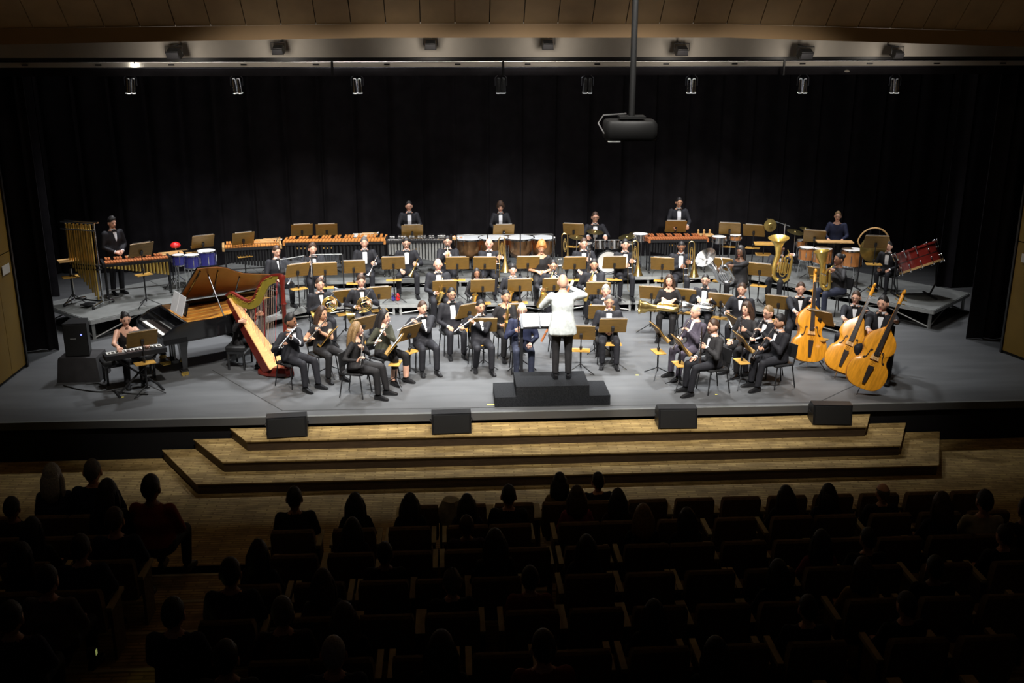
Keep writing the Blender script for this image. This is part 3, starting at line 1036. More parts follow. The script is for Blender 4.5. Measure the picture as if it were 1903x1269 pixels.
@B('chair', 'orchestra_chair')
def _chair(r):
    s = MB()
    s.loft([[V((x * 0.215 * k, y * 0.2 * k - 0.01, z)) for x, y in ((-1, -0.8), (-0.8, -1), (0.8, -1), (1, -0.8), (1, 0.8), (0.8, 1), (-0.8, 1), (-1, 0.8))] for k, z in ((0.93, 0.405), (1, 0.415), (1, 0.435), (0.9, 0.448))])
    s.build('seat', M['seatblack'], r)
    b = MB()
    b.loft([[V((x * 0.2, 0.175 + 0.1 * (h - 0.45) + y * 0.014 - 0.03 * (1 - x * x), h)) for x, y in ((-1, -1), (-0.5, -1), (0, -1), (0.5, -1), (1, -1), (1, 1), (0.5, 1), (0, 1), (-0.5, 1), (-1, 1))] for h in (0.54, 0.57, 0.74, 0.77)])
    b.build('backrest', M['seatblack'], r)
    for x in (-1, 1):
        MB().tube([(x * 0.17, -0.15, 0.41), (x * 0.2, -0.2, 0.0)], 0.011, 6).build('leg', M['metal'], r)
        MB().tube([(x * 0.17, 0.15, 0.41), (x * 0.2, 0.22, 0.0)], 0.011, 6).build('leg', M['metal'], r)
        MB().tube([(x * 0.18, 0.14, 0.41), (x * 0.185, 0.17, 0.45), (x * 0.185, 0.195, 0.6)], 0.011, 6).build('back_upright', M['metal'], r)
@B('bench', 'padded_bench')
def _bench(r, w=0.6):
    s = MB()
    s.loft([[V((x * w / 2 * k, y * 0.18 * k, z)) for x, y in ((-1, -0.85), (-0.92, -1), (0.92, -1), (1, -0.85), (1, 0.85), (0.92, 1), (-0.92, 1), (-1, 0.85))] for k, z in ((0.97, 0.38), (1, 0.39), (1, 0.45), (0.92, 0.472))])
    s.build('cushion', M['seatblack'], r)
    MB().box((0, 0, 0.355), (w * 0.94, 0.32, 0.05)).build('apron', M['piano'], r, False)
    for x in (-1, 1):
        for y in (-1, 1):
            MB().tube([(x * w * 0.44, y * 0.14, 0.33), (x * w * 0.44, y * 0.14, 0.03), (x * w * 0.44, y * 0.14, 0.0)], [0.026, 0.02, 0.024], 8).build('leg', M['piano'], r)
@B('stool', 'bass_stool')
def _stool(r, h=0.7):
    MB().lathe([(0.12, h - 0.05), (0.165, h - 0.04), (0.17, h - 0.01), (0.13, h)], 16).build('cushion', M['seatblack'], r)
    for k in range(4):
        a = math.pi / 4 + k * math.pi / 2
        MB().rod((0.11 * math.cos(a), 0.11 * math.sin(a), h - 0.05), (0.22 * math.cos(a), 0.22 * math.sin(a), 0), 0.013, 6).build('leg', M['metal'], r)
    MB().tube([(0.17 * math.cos(a), 0.17 * math.sin(a), 0.25) for a in [2 * math.pi * i / 16 for i in range(17)]], 0.009, 6).build('foot_ring', M['metal'], r)
@B('stand', 'music_stand')
def _stand(r, h=0.8, shelf=True, tilt=28):
    t = R_(tilt)
    rot = Matrix.Rotation(-t, 3, 'X')      # top leans away (towards -Y) from the player who sits at +Y
    c = V((0, 0, h))
    # local: desk face towards +Y and up
    rot = Matrix.Rotation(t, 3, 'X')
    d = MB()
    d.box(c, (0.5, 0.014, 0.33), rot)
    dk = d.build('desk', M['stand'], r, False)
    MB().box(c + rot @ V((0, 0.035, -0.158)), (0.5, 0.06, 0.012), rot).build('lip', M['stand'], dk, False)
    MB().box(c + rot @ V((0, -0.028, -0.05)), (0.05, 0.05, 0.085), rot).build('bracket', M['metal'], r, False)
    px = c + rot @ V((0, -0.03, -0.06))
    MB().rod((px.x, px.y, 0.16), px, 0.0105, 8).build('post', M['metal'], r)
    MB().rod((px.x, px.y, 0.1), (px.x, px.y, h * 0.62), 0.015, 8).build('outer_tube', M['metal'], r)
    MB().lathe([(0.022, h * 0.6), (0.026, h * 0.62), (0.026, h * 0.65), (0.018, h * 0.66)], 8, (px.x, px.y, 0)).build('clutch', M['metal'], r)
    for k in range(3):
        a = R_(90 + 120 * k)
        MB().tube([(px.x, px.y, 0.17), (px.x + 0.1 * math.cos(a), px.y + 0.1 * math.sin(a), 0.11), (px.x + 0.3 * math.cos(a), px.y + 0.3 * math.sin(a), 0.008)], 0.009, 6).build('leg', M['metal'], r)
    if shelf:
        MB().box((px.x, px.y - 0.0, h * 0.56), (0.33, 0.19, 0.014)).build('shelf', M['shelf'], r, False)
        MB().box((px.x, px.y - 0.0, h * 0.56 - 0.02), (0.05, 0.05, 0.025)).build('shelf_clamp', M['metal'], r, False)
def stand(u, v, lev, rot, h, who, shelf=True, tilt=28, sheet=True, label=None, Y=None):
    p = az(u, v, lev + h) if Y is None else ay(u, v, Y)
    if Y is not None:
        h = round(max(0.6, min(1.4, p.z - lev)), 2)
    m = TRZ((p.x, p.y, lev), R_(rot))
    o = make('stand', label or 'tan wooden music stand in front of the %s' % who, 'music stand', m, 'wooden music stands', h=h, shelf=shelf, tilt=tilt)
    if sheet:
        rm = Matrix.Rotation(R_(tilt), 4, 'X')
        k = random.choice((0.19, 0.215, 0.23))
        pm = MB()
        for s in (-1, 1):
            pm.add([(0, 0.016, -0.145), (s * k, 0.011 + 0.012, -0.15), (s * k, 0.024, 0.178), (0, 0.016, 0.182)], [(0, 1, 2, 3)])
        me = pm.mesh('sheet_music', M['paper'], False)
        so = link('sheet_music', me)
        so.matrix_world = m @ Matrix.Translation((0, 0, h)) @ rm
        tag(so, 'open white sheet music on the stand of the %s' % who if not label else 'open white sheet music on the %s' % label, 'sheet music', 'sheet music')
    return o
# ---- wind instruments (origin at mouthpiece, local Z towards the far end, local Y = key side)
@B('flute')
def _flute(r):
    MB().rod((0, 0, -0.04), (0, 0, 0.63), 0.0105, 8).build('tube', M['silver'], r)
    MB().box((0, 0.003, 0.0), (0.026, 0.022, 0.032)).build('lip_plate', M['silver'], r)
    k = MB()
    for i in range(13):
        k.lathe([(0.009, 0), (0.009, 0.006)], 8, (0, 0.011, 0.2 + 0.03 * i), (0, 1, 0))
    k.rod((0.009, 0.012, 0.18), (0.009, 0.012, 0.6), 0.003, 5)
    k.build('keywork', M['silver'], r)
@B('clarinet')
def _clar(r, L=0.66, rr=0.0135, bell=0.04):
    MB().tube([(0, 0, 0), (0, 0, 0.03), (0, 0, 0.09), (0, 0, L - 0.1), (0, 0, L - 0.04), (0, 0, L)], [0.005, 0.009, rr, rr, rr * 1.3, bell], 10).build('body', M['ebony'], r)
    k = MB()
    for i in range(8):
        k.lathe([(0.009, 0), (0.009, 0.006)], 8, (0, rr, 0.16 + 0.048 * i), (0, 1, 0))
    k.rod((rr * 0.8, rr * 0.7, 0.14), (rr * 0.8, rr * 0.7, L - 0.12), 0.0035, 5)
    k.rod((-rr * 0.8, rr * 0.7, 0.2), (-rr * 0.8, rr * 0.7, L - 0.16), 0.0035, 5)
    k.build('keywork', M['silver'], r)
    for z in (0.1, L * 0.5, L - 0.11):
        MB().rod((0, 0, z - 0.006), (0, 0, z + 0.006), rr * 1.12, 10).build('ring', M['silver'], r)
def bell_prof(r0, r1, L, n=8):
    return [(r0 + (r1 - r0) * (i / n) ** 3.2, L * i / n) for i in range(n + 1)]
@B('trumpet')
def _tpt(r, m='brass'):
    A, C = V((0, 1, 0)), V((0, 0, 1))
    MB().tube([(0, 0, 0), (0, 0, 0.012), (0, 0, 0.07)], [0.013, 0.008, 0.006], 8).build('mouthpiece', M['silver'], r)
    t = MB()
    t.tube([V((0, 0, 0.06)), V((0, 0, 0.36))] + arc((0, -0.045, 0.36), 0.045, 90, -90, 6, C, A) + [V((0, -0.09, 0.24))], 0.0068, 7)
    t.tube([V((0, -0.09, 0.2))] + [V((0, -0.09, 0.14))] + arc((0, -0.045, 0.12), 0.045, -90, -270, 6, C, A) , 0.0075, 7)
    t.build('tubing', M[m], r)
    MB().lathe(bell_prof(0.008, 0.062, 0.37), 14, (0, -0.0, 0.12), (0, 0, 1), cap=False).build('bell', M[m], r)
    for i in range(3):
        v = MB().rod((0.018, -0.135, 0.19 + 0.028 * i), (0.018, 0.012, 0.19 + 0.028 * i), 0.012, 8).build('valve', M[m], r)
        MB().rod((0.018, 0.012, 0.19 + 0.028 * i), (0.018, 0.035, 0.19 + 0.028 * i), 0.006, 6).build('valve_button', M['silver'], v)
@B('horn', 'french_horn')
def _horn(r, m='brass'):
    # origin at coil centre, coil in local XZ plane, bell towards -X
    t = MB()
    for k, rad in enumerate((0.15, 0.12, 0.095)):
        t.tube([(rad * math.cos(a), 0.012 * k, rad * math.sin(a)) for a in [2 * math.pi * i / 20 for i in range(21)]], 0.011 - 0.002 * k, 7)
    t.build('coil', M[m], r)
    MB().lathe(bell_prof(0.014, 0.15, 0.36), 18, (0.02, 0.02, -0.13), (-0.85, 0.2, -0.35), cap=False).build('bell', M[m], r)
    for i in range(3):
        MB().rod((0.03 + 0.035 * i, -0.03, -0.02), (0.03 + 0.035 * i, 0.03, -0.02), 0.017, 8).build('valve', M[m], r)
    MB().tube([(0.0, -0.01, 0.15), (0.08, -0.02, 0.21), (0.12, -0.0, 0.3)], [0.007, 0.006, 0.009], 7).build('mouthpipe', M['silver'], r)
    MB().tube([(-0.06, 0.01, 0.02), (0.06, 0.01, 0.06), (0.1, 0.01, -0.06), (-0.02, 0.01, -0.07), (-0.06, 0.01, 0.02)], 0.008, 6).build('slides', M[m], r)
@B('sax', 'saxophone')
def _sax(r, L=0.52, bell=0.065, m='brass'):
    # mouthpiece at origin, body hangs along +Z, bell curls to +Y
    MB().tube([(0, 0, -0.01), (0, 0.02, 0.02), (0, 0.07, 0.045)], [0.008, 0.012, 0.01], 8).build('mouthpiece', M['ebony'], r)
    pts = [(0, 0.06, 0.04), (0, 0.11, 0.05), (0, 0.14, 0.1), (0, 0.14, 0.16), (0, 0.14, L)] + [tuple(p) for p in arc((0, 0.205, L), 0.065, 180, 340, 7, V((0, 1, 0)), V((0, 0, 1)))]
    n = len(pts)
    MB().tube(pts, [0.01 + (bell * 0.55) * (i / (n - 1)) ** 1.2 for i in range(n)], 10).build('body', M[m], r)
    MB().lathe(bell_prof(bell * 0.58, bell, L * 0.42), 14, (0, 0.268, L + 0.02), (0, 0.22, -1), cap=False).build('bell', M[m], r)
    k = MB()
    for i in range(9):
        k.lathe([(0.017, 0), (0.017, 0.008)], 8, (0.012, 0.165 + 0.002 * i, 0.17 + (L - 0.2) * i / 9), (0.5, 1, 0))
    k.rod((0.028, 0.15, 0.14), (0.032, 0.15, L), 0.004, 5)
    k.rod((-0.028, 0.15, 0.14), (-0.032, 0.15, L), 0.004, 5)
    k.build('keywork', M[m], r)
    MB().tube([(0, 0.1, 0.06), (0.03, 0.05, 0.15), (0.02, -0.02, 0.25)], 0.004, 5).build('strap_hook', M['metal'], r)
@B('bassoon')
def _bsn(r):
    MB().rod((0, 0, 0), (0, 0, 1.25), 0.022, 10).build('long_joint', M['rose'], r)
    MB().rod((0.045, 0, 0.35), (0.045, 0, 1.0), 0.02, 10).build('wing_joint', M['rose'], r)
    MB().lathe([(0.024, 1.25), (0.03, 1.3), (0.022, 1.34)], 10).build('bell_ring', M['ivory'], r)
    MB().tube([(0.045, 0, 1.0), (0.06, -0.05, 1.06), (0.07, -0.2, 1.02)], 0.005, 6).build('bocal', M['silver'], r)
    k = MB()
    for i in range(9):
        k.lathe([(0.012, 0), (0.012, 0.008)], 7, (0.0, -0.022, 0.2 + 0.1 * i), (0, -1, 0))
    k.build('keywork', M['silver'], r)
@B('trombone')
def _tbn(r, m='brass', slide=0.74, bell=0.11):
    # slide along +Z in front of the player's hand; bell section beside it, bell opening towards +Z
    A, C = V((1, 0, 0)), V((0, 0, 1))
    MB().tube([(0, 0, -0.09), (0, 0, -0.07), (0, 0, 0.0)], [0.017, 0.01, 0.008], 8).build('mouthpiece', M['silver'], r)
    s = MB()
    s.tube([V((0, 0, 0.0)), V((0, 0, slide))] + arc((0.045, 0, slide), 0.045, 180, 0, 6, A, C) + [V((0.09, 0, slide)), V((0.09, 0, -0.02))], 0.008, 7)
    s.build('slide', M['silver' if slide > 0.6 else m], r)
    for z in (0.02, 0.16):
        MB().rod((0, 0, z), (0.09, 0, z), 0.007, 6).build('brace', M['silver'], r)
    MB().tube([V((0.09, 0, 0.02)), V((0.09, 0, -0.5))] + arc((0.155, 0, -0.5), 0.065, 180, 360, 8, A, C) + [V((0.22, 0, -0.45))], [0.009] * 2 + [0.011] * 9 + [0.013], 8).build('tuning_slide', M[m], r)
    MB().lathe(bell_prof(0.013, bell, 0.66, 10), 18, (0.22, 0, -0.46), (0, 0, 1), cap=False).build('bell', M[m], r)
    w = MB()
    for rad in (0.05, 0.035):
        w.tube([(0.155 + rad * 0.6 * math.cos(a), 0.02, -0.3 + rad * 3 * math.sin(a)) for a in [2 * math.pi * i / 14 for i in range(15)]], 0.007, 6)
    w.build('valve_loop', M[m], r)
@B('tuba')
def _tuba(r, m='gold', H=0.92, bell=0.2, R=0.17):
    # bottom bow at origin, bell up local +Z, player's side is +Y
    pts = [V((-R * 0.75, 0, H * 0.62)), V((-R * 0.95, 0, R * 1.3))] + arc((0, 0, R), R * 0.95, 180, 360, 9) + [V((R * 0.95, 0, H * 0.52))]
    n = len(pts)
    MB().tube(pts, [0.062 - 0.034 * i / (n - 1) for i in range(n)], 12).build('outer_bow', M[m], r)
    bl = MB()
    bl.lathe([(0.055, 0), (0.064, 0.08), (0.085, 0.18), (0.12, 0.26), (bell * 0.8, 0.32), (bell, 0.36), (bell * 1.0, 0.368), (bell * 0.78, 0.325), (0.11, 0.26), (0.07, 0.16), (0.05, 0.05)], 22, (-R * 0.75, 0, H * 0.6), (-0.12, -0.05, 1))
    bl.build('bell', M[m], r)
    t = MB()
    A, C = V((1, 0, 0)), V((0, 0, 1))
    t.tube([V((R * 0.95, 0, H * 0.5))] + arc((R * 0.55, 0, H * 0.55), R * 0.4, 0, 180, 6) + [V((R * 0.15, 0, H * 0.3))] + arc((R * 0.0, 0.0, H * 0.25), R * 0.15, 0, -180, 5) + [V((-R * 0.15, 0, H * 0.55))], 0.021, 8)
    t.tube([V((R * 0.5, -0.05, H * 0.55)), V((R * 0.5, -0.05, H * 0.2))] + arc((R * 0.2, -0.05, H * 0.2), R * 0.3, 0, -180, 6) + [V((-R * 0.1, -0.05, H * 0.5))], 0.015, 8)
    t.tube([V((R * 0.72, -0.045, H * 0.45)), V((R * 0.72, -0.045, H * 0.24))] + arc((R * 0.62, -0.045, H * 0.24), R * 0.1, 0, -180, 5) + [V((R * 0.52, -0.045, H * 0.42))], 0.011, 8)
    t.build('inner_tubing', M[m], r)
    for i in range(4):
        v = MB().rod((-R * 0.35 + i * 0.045, -0.075, H * 0.22), (-R * 0.35 + i * 0.045, -0.075, H * 0.46), 0.019, 9).build('valve', M[m], r)
        MB().rod((-R * 0.35 + i * 0.045, -0.075, H * 0.46), (-R * 0.35 + i * 0.045, -0.075, H * 0.51), 0.01, 7).build('valve_button', M['silver'], v)
    MB().tube([(R * 0.3, 0.0, H * 0.6), (R * 0.4, 0.08, H * 0.66), (R * 0.15, 0.16, H * 0.68)], [0.009, 0.008, 0.013], 7).build('mouthpipe', M[m], r)
# ---- strings
def bass_outline(n=44):
    key = [(0.0, 0.0), (0.16, 0.012), (0.28, 0.09), (0.335, 0.25), (0.31, 0.42), (0.245, 0.50), (0.215, 0.58), (0.225, 0.68), (0.265, 0.74), (0.262, 0.86), (0.20, 0.98), (0.11, 1.06), (0.045, 1.13)]
    R = spline([(x, 0, z) for x, z in key], 3)
    pts = [(p.x, p.z) for p in R]
    return pts + [(-x, z) for x, z in reversed(pts[1:])]
@B('bass', 'double_bass')
def _bass(r):
    out = bass_outline()
    cen = (0, 0.5)
    def ring(k, y):
        return [V((x * k, y, cen[1] + (z - cen[1]) * k)) for x, z in out]
    MB().loft([ring(0.985, -0.09), ring(0.985, 0.09)], False).build('ribs', M['bassrib'], r)
    MB().loft([ring(1.0, -0.078), ring(1.01, -0.088), ring(1.0, -0.096), ring(0.9, -0.108), ring(0.6, -0.122), ring(0.2, -0.128)]).build('front_plate', M['bass'], r)
    MB().loft([ring(1.0, 0.078), ring(1.01, 0.088), ring(1.0, 0.096), ring(0.9, 0.105), ring(0.5, 0.115)]).build('back_plate', M['bassrib'], r)
    for s in (-1, 1):
        pts = spline([(s * 0.10, -0.128, 0.66), (s * 0.085, -0.129, 0.69), (s * 0.115, -0.129, 0.685), (s * 0.125, -0.127, 0.6), (s * 0.155, -0.124, 0.52), (s * 0.185, -0.12, 0.515), (s * 0.165, -0.121, 0.54)], 3)
        MB().tube(pts, 0.009, 5, flat=1).build('f_hole', M['ebony'], r)
    MB().loft([[V((x * w, y, z)) for x in (-1, 1) for y in ((yy - 0.012, yy + 0.012) if x < 0 else (yy + 0.012, yy - 0.012))] for z, w, yy in ((0.62, 0.045, -0.175), (1.1, 0.034, -0.15), (1.58, 0.022, -0.115))]).build('fingerboard', M['ebony'], r)
    MB().tube([(0, -0.1, 1.08), (0, -0.08, 1.2), (0, -0.085, 1.58)], [0.05, 0.033, 0.024], 10).build('neck', M['bassrib'], r)
    sc = MB()
    pts = [V((0, -0.09, 1.56)), V((0, -0.075, 1.66)), V((0, -0.06, 1.74))] + [V((0, -0.08 + 0.0, 1.79)) + V((0, math.cos(a), math.sin(a))) * (0.045 - 0.004 * i) for i, a in enumerate([0.2 + 0.55 * i for i in range(9)])]
    sc.tube(pts, [0.03, 0.034, 0.03] + [0.028 - 0.0008 * i for i in range(9)], 8)
    sc.build('scroll', M['bass'], r)
    for i in range(4):
        s = -1 if i % 2 else 1
        MB().rod((s * 0.02, -0.075, 1.6 + 0.035 * i), (s * 0.1, -0.065, 1.61 + 0.035 * i), 0.008, 6).build('tuning_peg', M['gold'], r)
    MB().box((0, -0.15, 0.585), (0.15, 0.016, 0.1), None, 0, 0.75).build('bridge', M['harpwood'], r, False)
    MB().loft([[V((x * w, y, z)) for x, y in ((-1, yy), (1, yy), (1, yy + 0.02), (-1, yy + 0.02))] for z, w, yy in ((0.1, 0.025, -0.15), (0.42, 0.05, -0.18))]).build('tailpiece', M['ebony'], r, False)
    for i in range(4):
        x = -0.03 + 0.02 * i
        MB().tube([(x, -0.18, 0.42), (x, -0.205, 0.635), (x * 0.6, -0.128, 1.58)], 0.0022, 4).build('string', M['chrome'], r)
    MB().rod((0, 0, -0.16), (0, 0, 0.02), 0.008, 6).build('endpin', M['chrome'], r)
@B('bow', 'bass_bow')
def _bow(r):
    MB().tube([(0, 0, 0), (0, 0.012, 0.3), (0, 0.0, 0.7)], [0.006, 0.005, 0.004], 6).build('stick', M['rose'], r)
    MB().box((0, -0.02, 0.35), (0.012, 0.003, 0.62)).build('hair', M['ivory'], r, False)
    MB().box((0, -0.012, 0.03), (0.014, 0.03, 0.05)).build('frog', M['ebony'], r, False)
# ------------------------------------------------------------------ playing poses
def add_inst(sp, kind, mx_, what, cat, **kw):
    sp.setdefault('inst', []).append((kind, mx_, what, cat, kw))
UPZ = V((0, 0, 1))
def p_flute(J, sp):
    S = J.S
    o = J.mouth + J.face * 0.014
    d = V((-0.92, -0.25, sp.get('drop', -0.36))).normalized()
    add_inst(sp, 'flute', axes(o, d, UPZ), 'silver flute played by the %s', 'flute')
    return {'L': grip(o + d * 0.24, (0.05, 0.03, -0.085), S, 1.2, (-1, 0.4, 0)), 'R': grip(o + d * 0.46, (0.0, 0.06, -0.08), S, 1.2, (0, -1, 0)), 'hintL': V((0.3, -0.5, -0.8)), 'hintR': V((-0.6, 0.4, -0.8))}
def p_clar(J, sp):
    S = J.S
    o = J.mouth + J.face * 0.0
    d = V((0, -0.6, -0.8)).normalized()
    kw = sp.get('ikw', {})
    add_inst(sp, 'clarinet', axes(o, d, (0, -0.8, 0.6)), sp.get('iname', 'black clarinet played by the %s'), sp.get('icat', 'clarinet'), **kw)
    return {'L': grip(o + d * 0.22, (0.055, 0.05, -0.05), S, 1.1, (-0.6, -0.6, 0)), 'R': grip(o + d * 0.42, (-0.055, 0.05, -0.05), S, 1.1, (0.6, -0.6, 0))}
def p_clar_rest(J, sp):
    S = J.S
    s = sp.get('iside', -1)
    o = V((s * 0.1, -0.33, 1.2)) * S
    d = V((-s * 0.04, 0.03, -1)).normalized()
    kw = sp.get('ikw', {})
    add_inst(sp, 'clarinet', axes(o, d, (0, -1, 0)), sp.get('iname', 'black clarinet held upright by the %s'), sp.get('icat', 'clarinet'), **kw)
    h = lap(J, sp)
    k = 'R' if s < 0 else 'L'
    h[k] = grip(o + d * 0.34 * S, (s * 0.04, 0.085, -0.02), S, 1.2, (-s, -0.3, 0))
    return h
def p_tpt(J, sp):
    S = J.S
    o = J.mouth + J.face * 0.005
    d = V((0, -0.96, sp.get('drop', -0.28))).normalized()
    add_inst(sp, 'trumpet', axes(o, d, UPZ), sp.get('iname', 'brass trumpet played by the %s'), 'trumpet', m=sp.get('im', 'brass'))
    return {'L': grip(o + d * 0.2 - UPZ * 0.05, (0.05, 0.07, -0.03), S, 1.2, (-1, -0.2, 0)), 'R': grip(o + d * 0.22, (-0.055, 0.06, -0.03), S, 1.1, (0.9, 0, -0.3))}
def p_tpt_rest(J, sp):
    S = J.S
    s = sp.get('iside', 1)
    o = V((s * 0.27, -0.40, 0.94)) * S
    d = V((-s * 0.42, -0.1, -0.86)).normalized()
    add_inst(sp, 'trumpet', axes(o, d, (0, -1, 0)), sp.get('iname', 'brass trumpet resting on the knee of the %s'), 'trumpet', m=sp.get('im', 'brass'))
    h = lap(J, sp)
    k = 'L' if s > 0 else 'R'
    h[k] = grip(o + d * 0.2, (s * 0.03, 0.09, -0.03), S, 1.2, (-s, 0, 0))
    return h
def p_tpt_up(J, sp):
    S = J.S
    o = V((-0.09, -0.24, 1.1)) * S
    d = V((0.03, -0.1, -1)).normalized()
    add_inst(sp, 'trumpet', axes(o, d, (0, -1, 0)), sp.get('iname', 'silver trumpet held upright by the %s'), 'trumpet', m=sp.get('im', 'silver'))
    h = lap(J, sp)
    h['R'] = grip(o + d * 0.2, (-0.05, 0.08, -0.04), S, 1.2, (1, -0.2, 0))
    return h
def p_horn(J, sp):
    S = J.S
    c = V((sp.get('ix', 0.02), -0.27, sp.get('iz', 0.74))) * S
    add_inst(sp, 'horn', Matrix.Translation(c) @ Matrix.Rotation(R_(sp.get('ia', 0)), 4, 'Y'), sp.get('iname', 'brass french horn on the lap of the %s'), 'french horn', m=sp.get('im', 'brass'))
    return {'L': grip(c + V((0.05, -0.02, 0.03)), (0.07, 0.05, 0.03), S, 1.0, (-0.4, -0.8, 0)), 'R': grip(c + V((-0.12, 0.0, -0.08)), (-0.05, 0.09, 0.02), S, 0.7, (0.6, -0.6, 0))}
def p_sax(J, sp):
    S = J.S
    o = J.mouth + J.face * 0.005
    z = V((sp.get('ix', -0.16), -0.05, -1)).normalized()
    y = V((sp.get('iy', -0.1), -1, 0)).normalized()
    L = sp.get('iL', 0.5)
    add_inst(sp, 'sax', axes(o, z, y), sp.get('iname', 'brass saxophone played by the %s'), 'saxophone', L=L, bell=sp.get('ib', 0.065), m=sp.get('im', 'brass'))
    a = o + z * 0.25 + y * 0.14
    b = o + z * min(0.45, L) + y * 0.14
    return {'L': grip(a, (0.06, 0.07, 0.0), S, 1.1, (-0.7, -0.6, 0)), 'R': grip(b, (-0.06, 0.08, 0.02), S, 1.1, (0.7, -0.6, 0))}
def p_sax_rest(J, sp):
    S = J.S
    o = V((0.05, -0.2, 0.98)) * S
    z = V((sp.get('ix', -0.3), -0.1, -1)).normalized()
    y = V((0.2, -1, 0)).normalized()
    L = sp.get('iL', 0.5)
    add_inst(sp, 'sax', axes(o, z, y), sp.get('iname', 'brass saxophone held by the %s'), 'saxophone', L=L, bell=sp.get('ib', 0.065), m=sp.get('im', 'brass'))
    a = o + z * 0.2 + y * 0.14
    return {'L': grip(a, (0.07, 0.07, 0.0), S, 1.1, (-0.7, -0.6, 0)), 'R': grip(o + z * 0.4 + y * 0.14, (-0.06, 0.08, 0.02), S, 1.1, (0.7, -0.6, 0))}
def p_tbn_rest(J, sp):
    S = J.S
    s = sp.get('ix', 0.06)
    o = V((s, -0.36, sp.get('iz', 0.76))) * S
    d = V((sp.get('itilt', 0.02), -0.05, -1)).normalized()
    add_inst(sp, 'trombone', axes(o, d, (0, -1, 0)) @ Matrix.Rotation(math.pi if sp.get('iflip') else 0, 4, 'Z'), sp.get('iname', 'brass trombone held upright by the %s'), 'trombone', slide=sp.get('slide', 0.5))
    return {'R': grip(o + V((0, 0, 0.02)), (-0.06, 0.11, -0.03), S, 1.2, (1, -0.2, 0)), 'L': grip(o + V((0.08, 0, 0.12)), (0.07, 0.1, -0.03), S, 1.2, (-1, -0.2, 0))}
def p_tuba(J, sp):
    S = J.S
    o = V(sp.get('io', (0.03, -0.31, 0.57))) * S
    z = V(sp.get('idir', (0.04, -0.1, 1))).normalized()
    kw = dict(m=sp.get('im', 'gold'), H=sp.get('iH', 0.92), bell=sp.get('ib', 0.2), R=sp.get('iR', 0.17))
    m = axes(o, z, sp.get('iback', (0, 1, 0.1)))
    add_inst(sp, 'tuba', m, sp.get('iname', 'golden tuba on the lap of the %s'), sp.get('icat', 'tuba'), **kw)
    c = o + z * kw['H'] * 0.42
    t = o + z * kw['H'] * 0.62
    return {'L': grip(t + V((0.09, -0.0, 0.0)) * S, (0.09, 0.06, 0.0), S, 0.9, (-0.6, -0.7, 0)), 'R': grip(c + V((-0.1, -0.04, 0)) * S, (-0.08, 0.06, 0), S, 0.9, (0.6, 0.3, 0))}
def p_across(J, sp):
    """brass instrument lying across the lap, bell towards the photo's left"""
    S = J.S
    o = V((0.22, -0.3, sp.get('iz', 0.69))) * S
    z = V((-1, -0.12, 0.05)).normalized()
    kw = dict(m=sp.get('im', 'brass'), H=sp.get('iH', 0.62), bell=sp.get('ib', 0.13), R=sp.get('iR', 0.09))
    add_inst(sp, 'tuba', axes(o, z, (0, 0.3, -1)), sp['iname'], 'euphonium', **kw)
    return {'L': (V((0.14, -0.22, 0.83)) * S, (-0.4, -0.8, -0.1), (0, 0, -1), 0.7), 'R': (V((-0.1, -0.2, 0.83)) * S, (0.3, -0.85, -0.1), (0, 0, -1), 0.7)}
def p_bassoon(J, sp):
    S = J.S
    o = V((-0.42, -0.12, 0.35)) * S
    z = V((0.42, -0.12, 0.9)).normalized()
    add_inst(sp, 'bassoon', axes(o, z, (0, 1, 0)), 'reddish wooden bassoon held by the %s', 'bassoon')
    return {'L': grip(o + z * 0.75, (0.1, 0.05, -0.05), S, 1.1, (-0.7, -0.6, 0)), 'R': grip(o + z * 0.4, (-0.06, 0.08, 0.0), S, 1.1, (0.7, -0.6, 0))}

# ------------------------------------------------------------------ the musicians
TUX = dict(top='tux', bot='tux', shirt=(0.42, 0.05, 0.045))
TUXV = dict(top='tux', bot='tux', shirt=(0.55, 0.05, 0.01))
BLK = dict(top='black', bot='black', neckline=0.1)
PLAY = []
def mus(who, label, u, v, rot, pose, base, seat=True, chair=True, st=None, **kw):
    sp = dict(base)
    sp.update(px=(u, v), rot=rot, pose=pose, seat=seat, label=label, who=who)
    sp.update(kw)
    if 'Y' in sp and 'sc' not in sp:
        fit_person(sp)
    person(sp)
    J = sp['J']
    for kind, m, what, cat, ikw in sp.get('inst', ()):
        make(kind, what % who, cat, J.mtx @ m, None, **ikw)
    if seat and chair:
        make('chair', 'black metal-legged chair under the %s' % who, 'chair', J.mtx @ Matrix.Diagonal((1, 1, J.S, 1)) @ Matrix.Translation((0, 0.0, -0.02)) if abs(J.S - 1) > 0.03 else J.mtx, 'orchestra chairs')
    if st:
        su, sv = st[0], st[1]
        srot = st[2] if len(st) > 2 else rot
        sh = st[3] if len(st) > 3 else 0.8
        stand(su, sv, sp.get('slev', sp.get('lev', 0.0)), srot, sh, who, tilt=st[4] if len(st) > 4 else 28)
    PLAY.append(sp)
    return sp
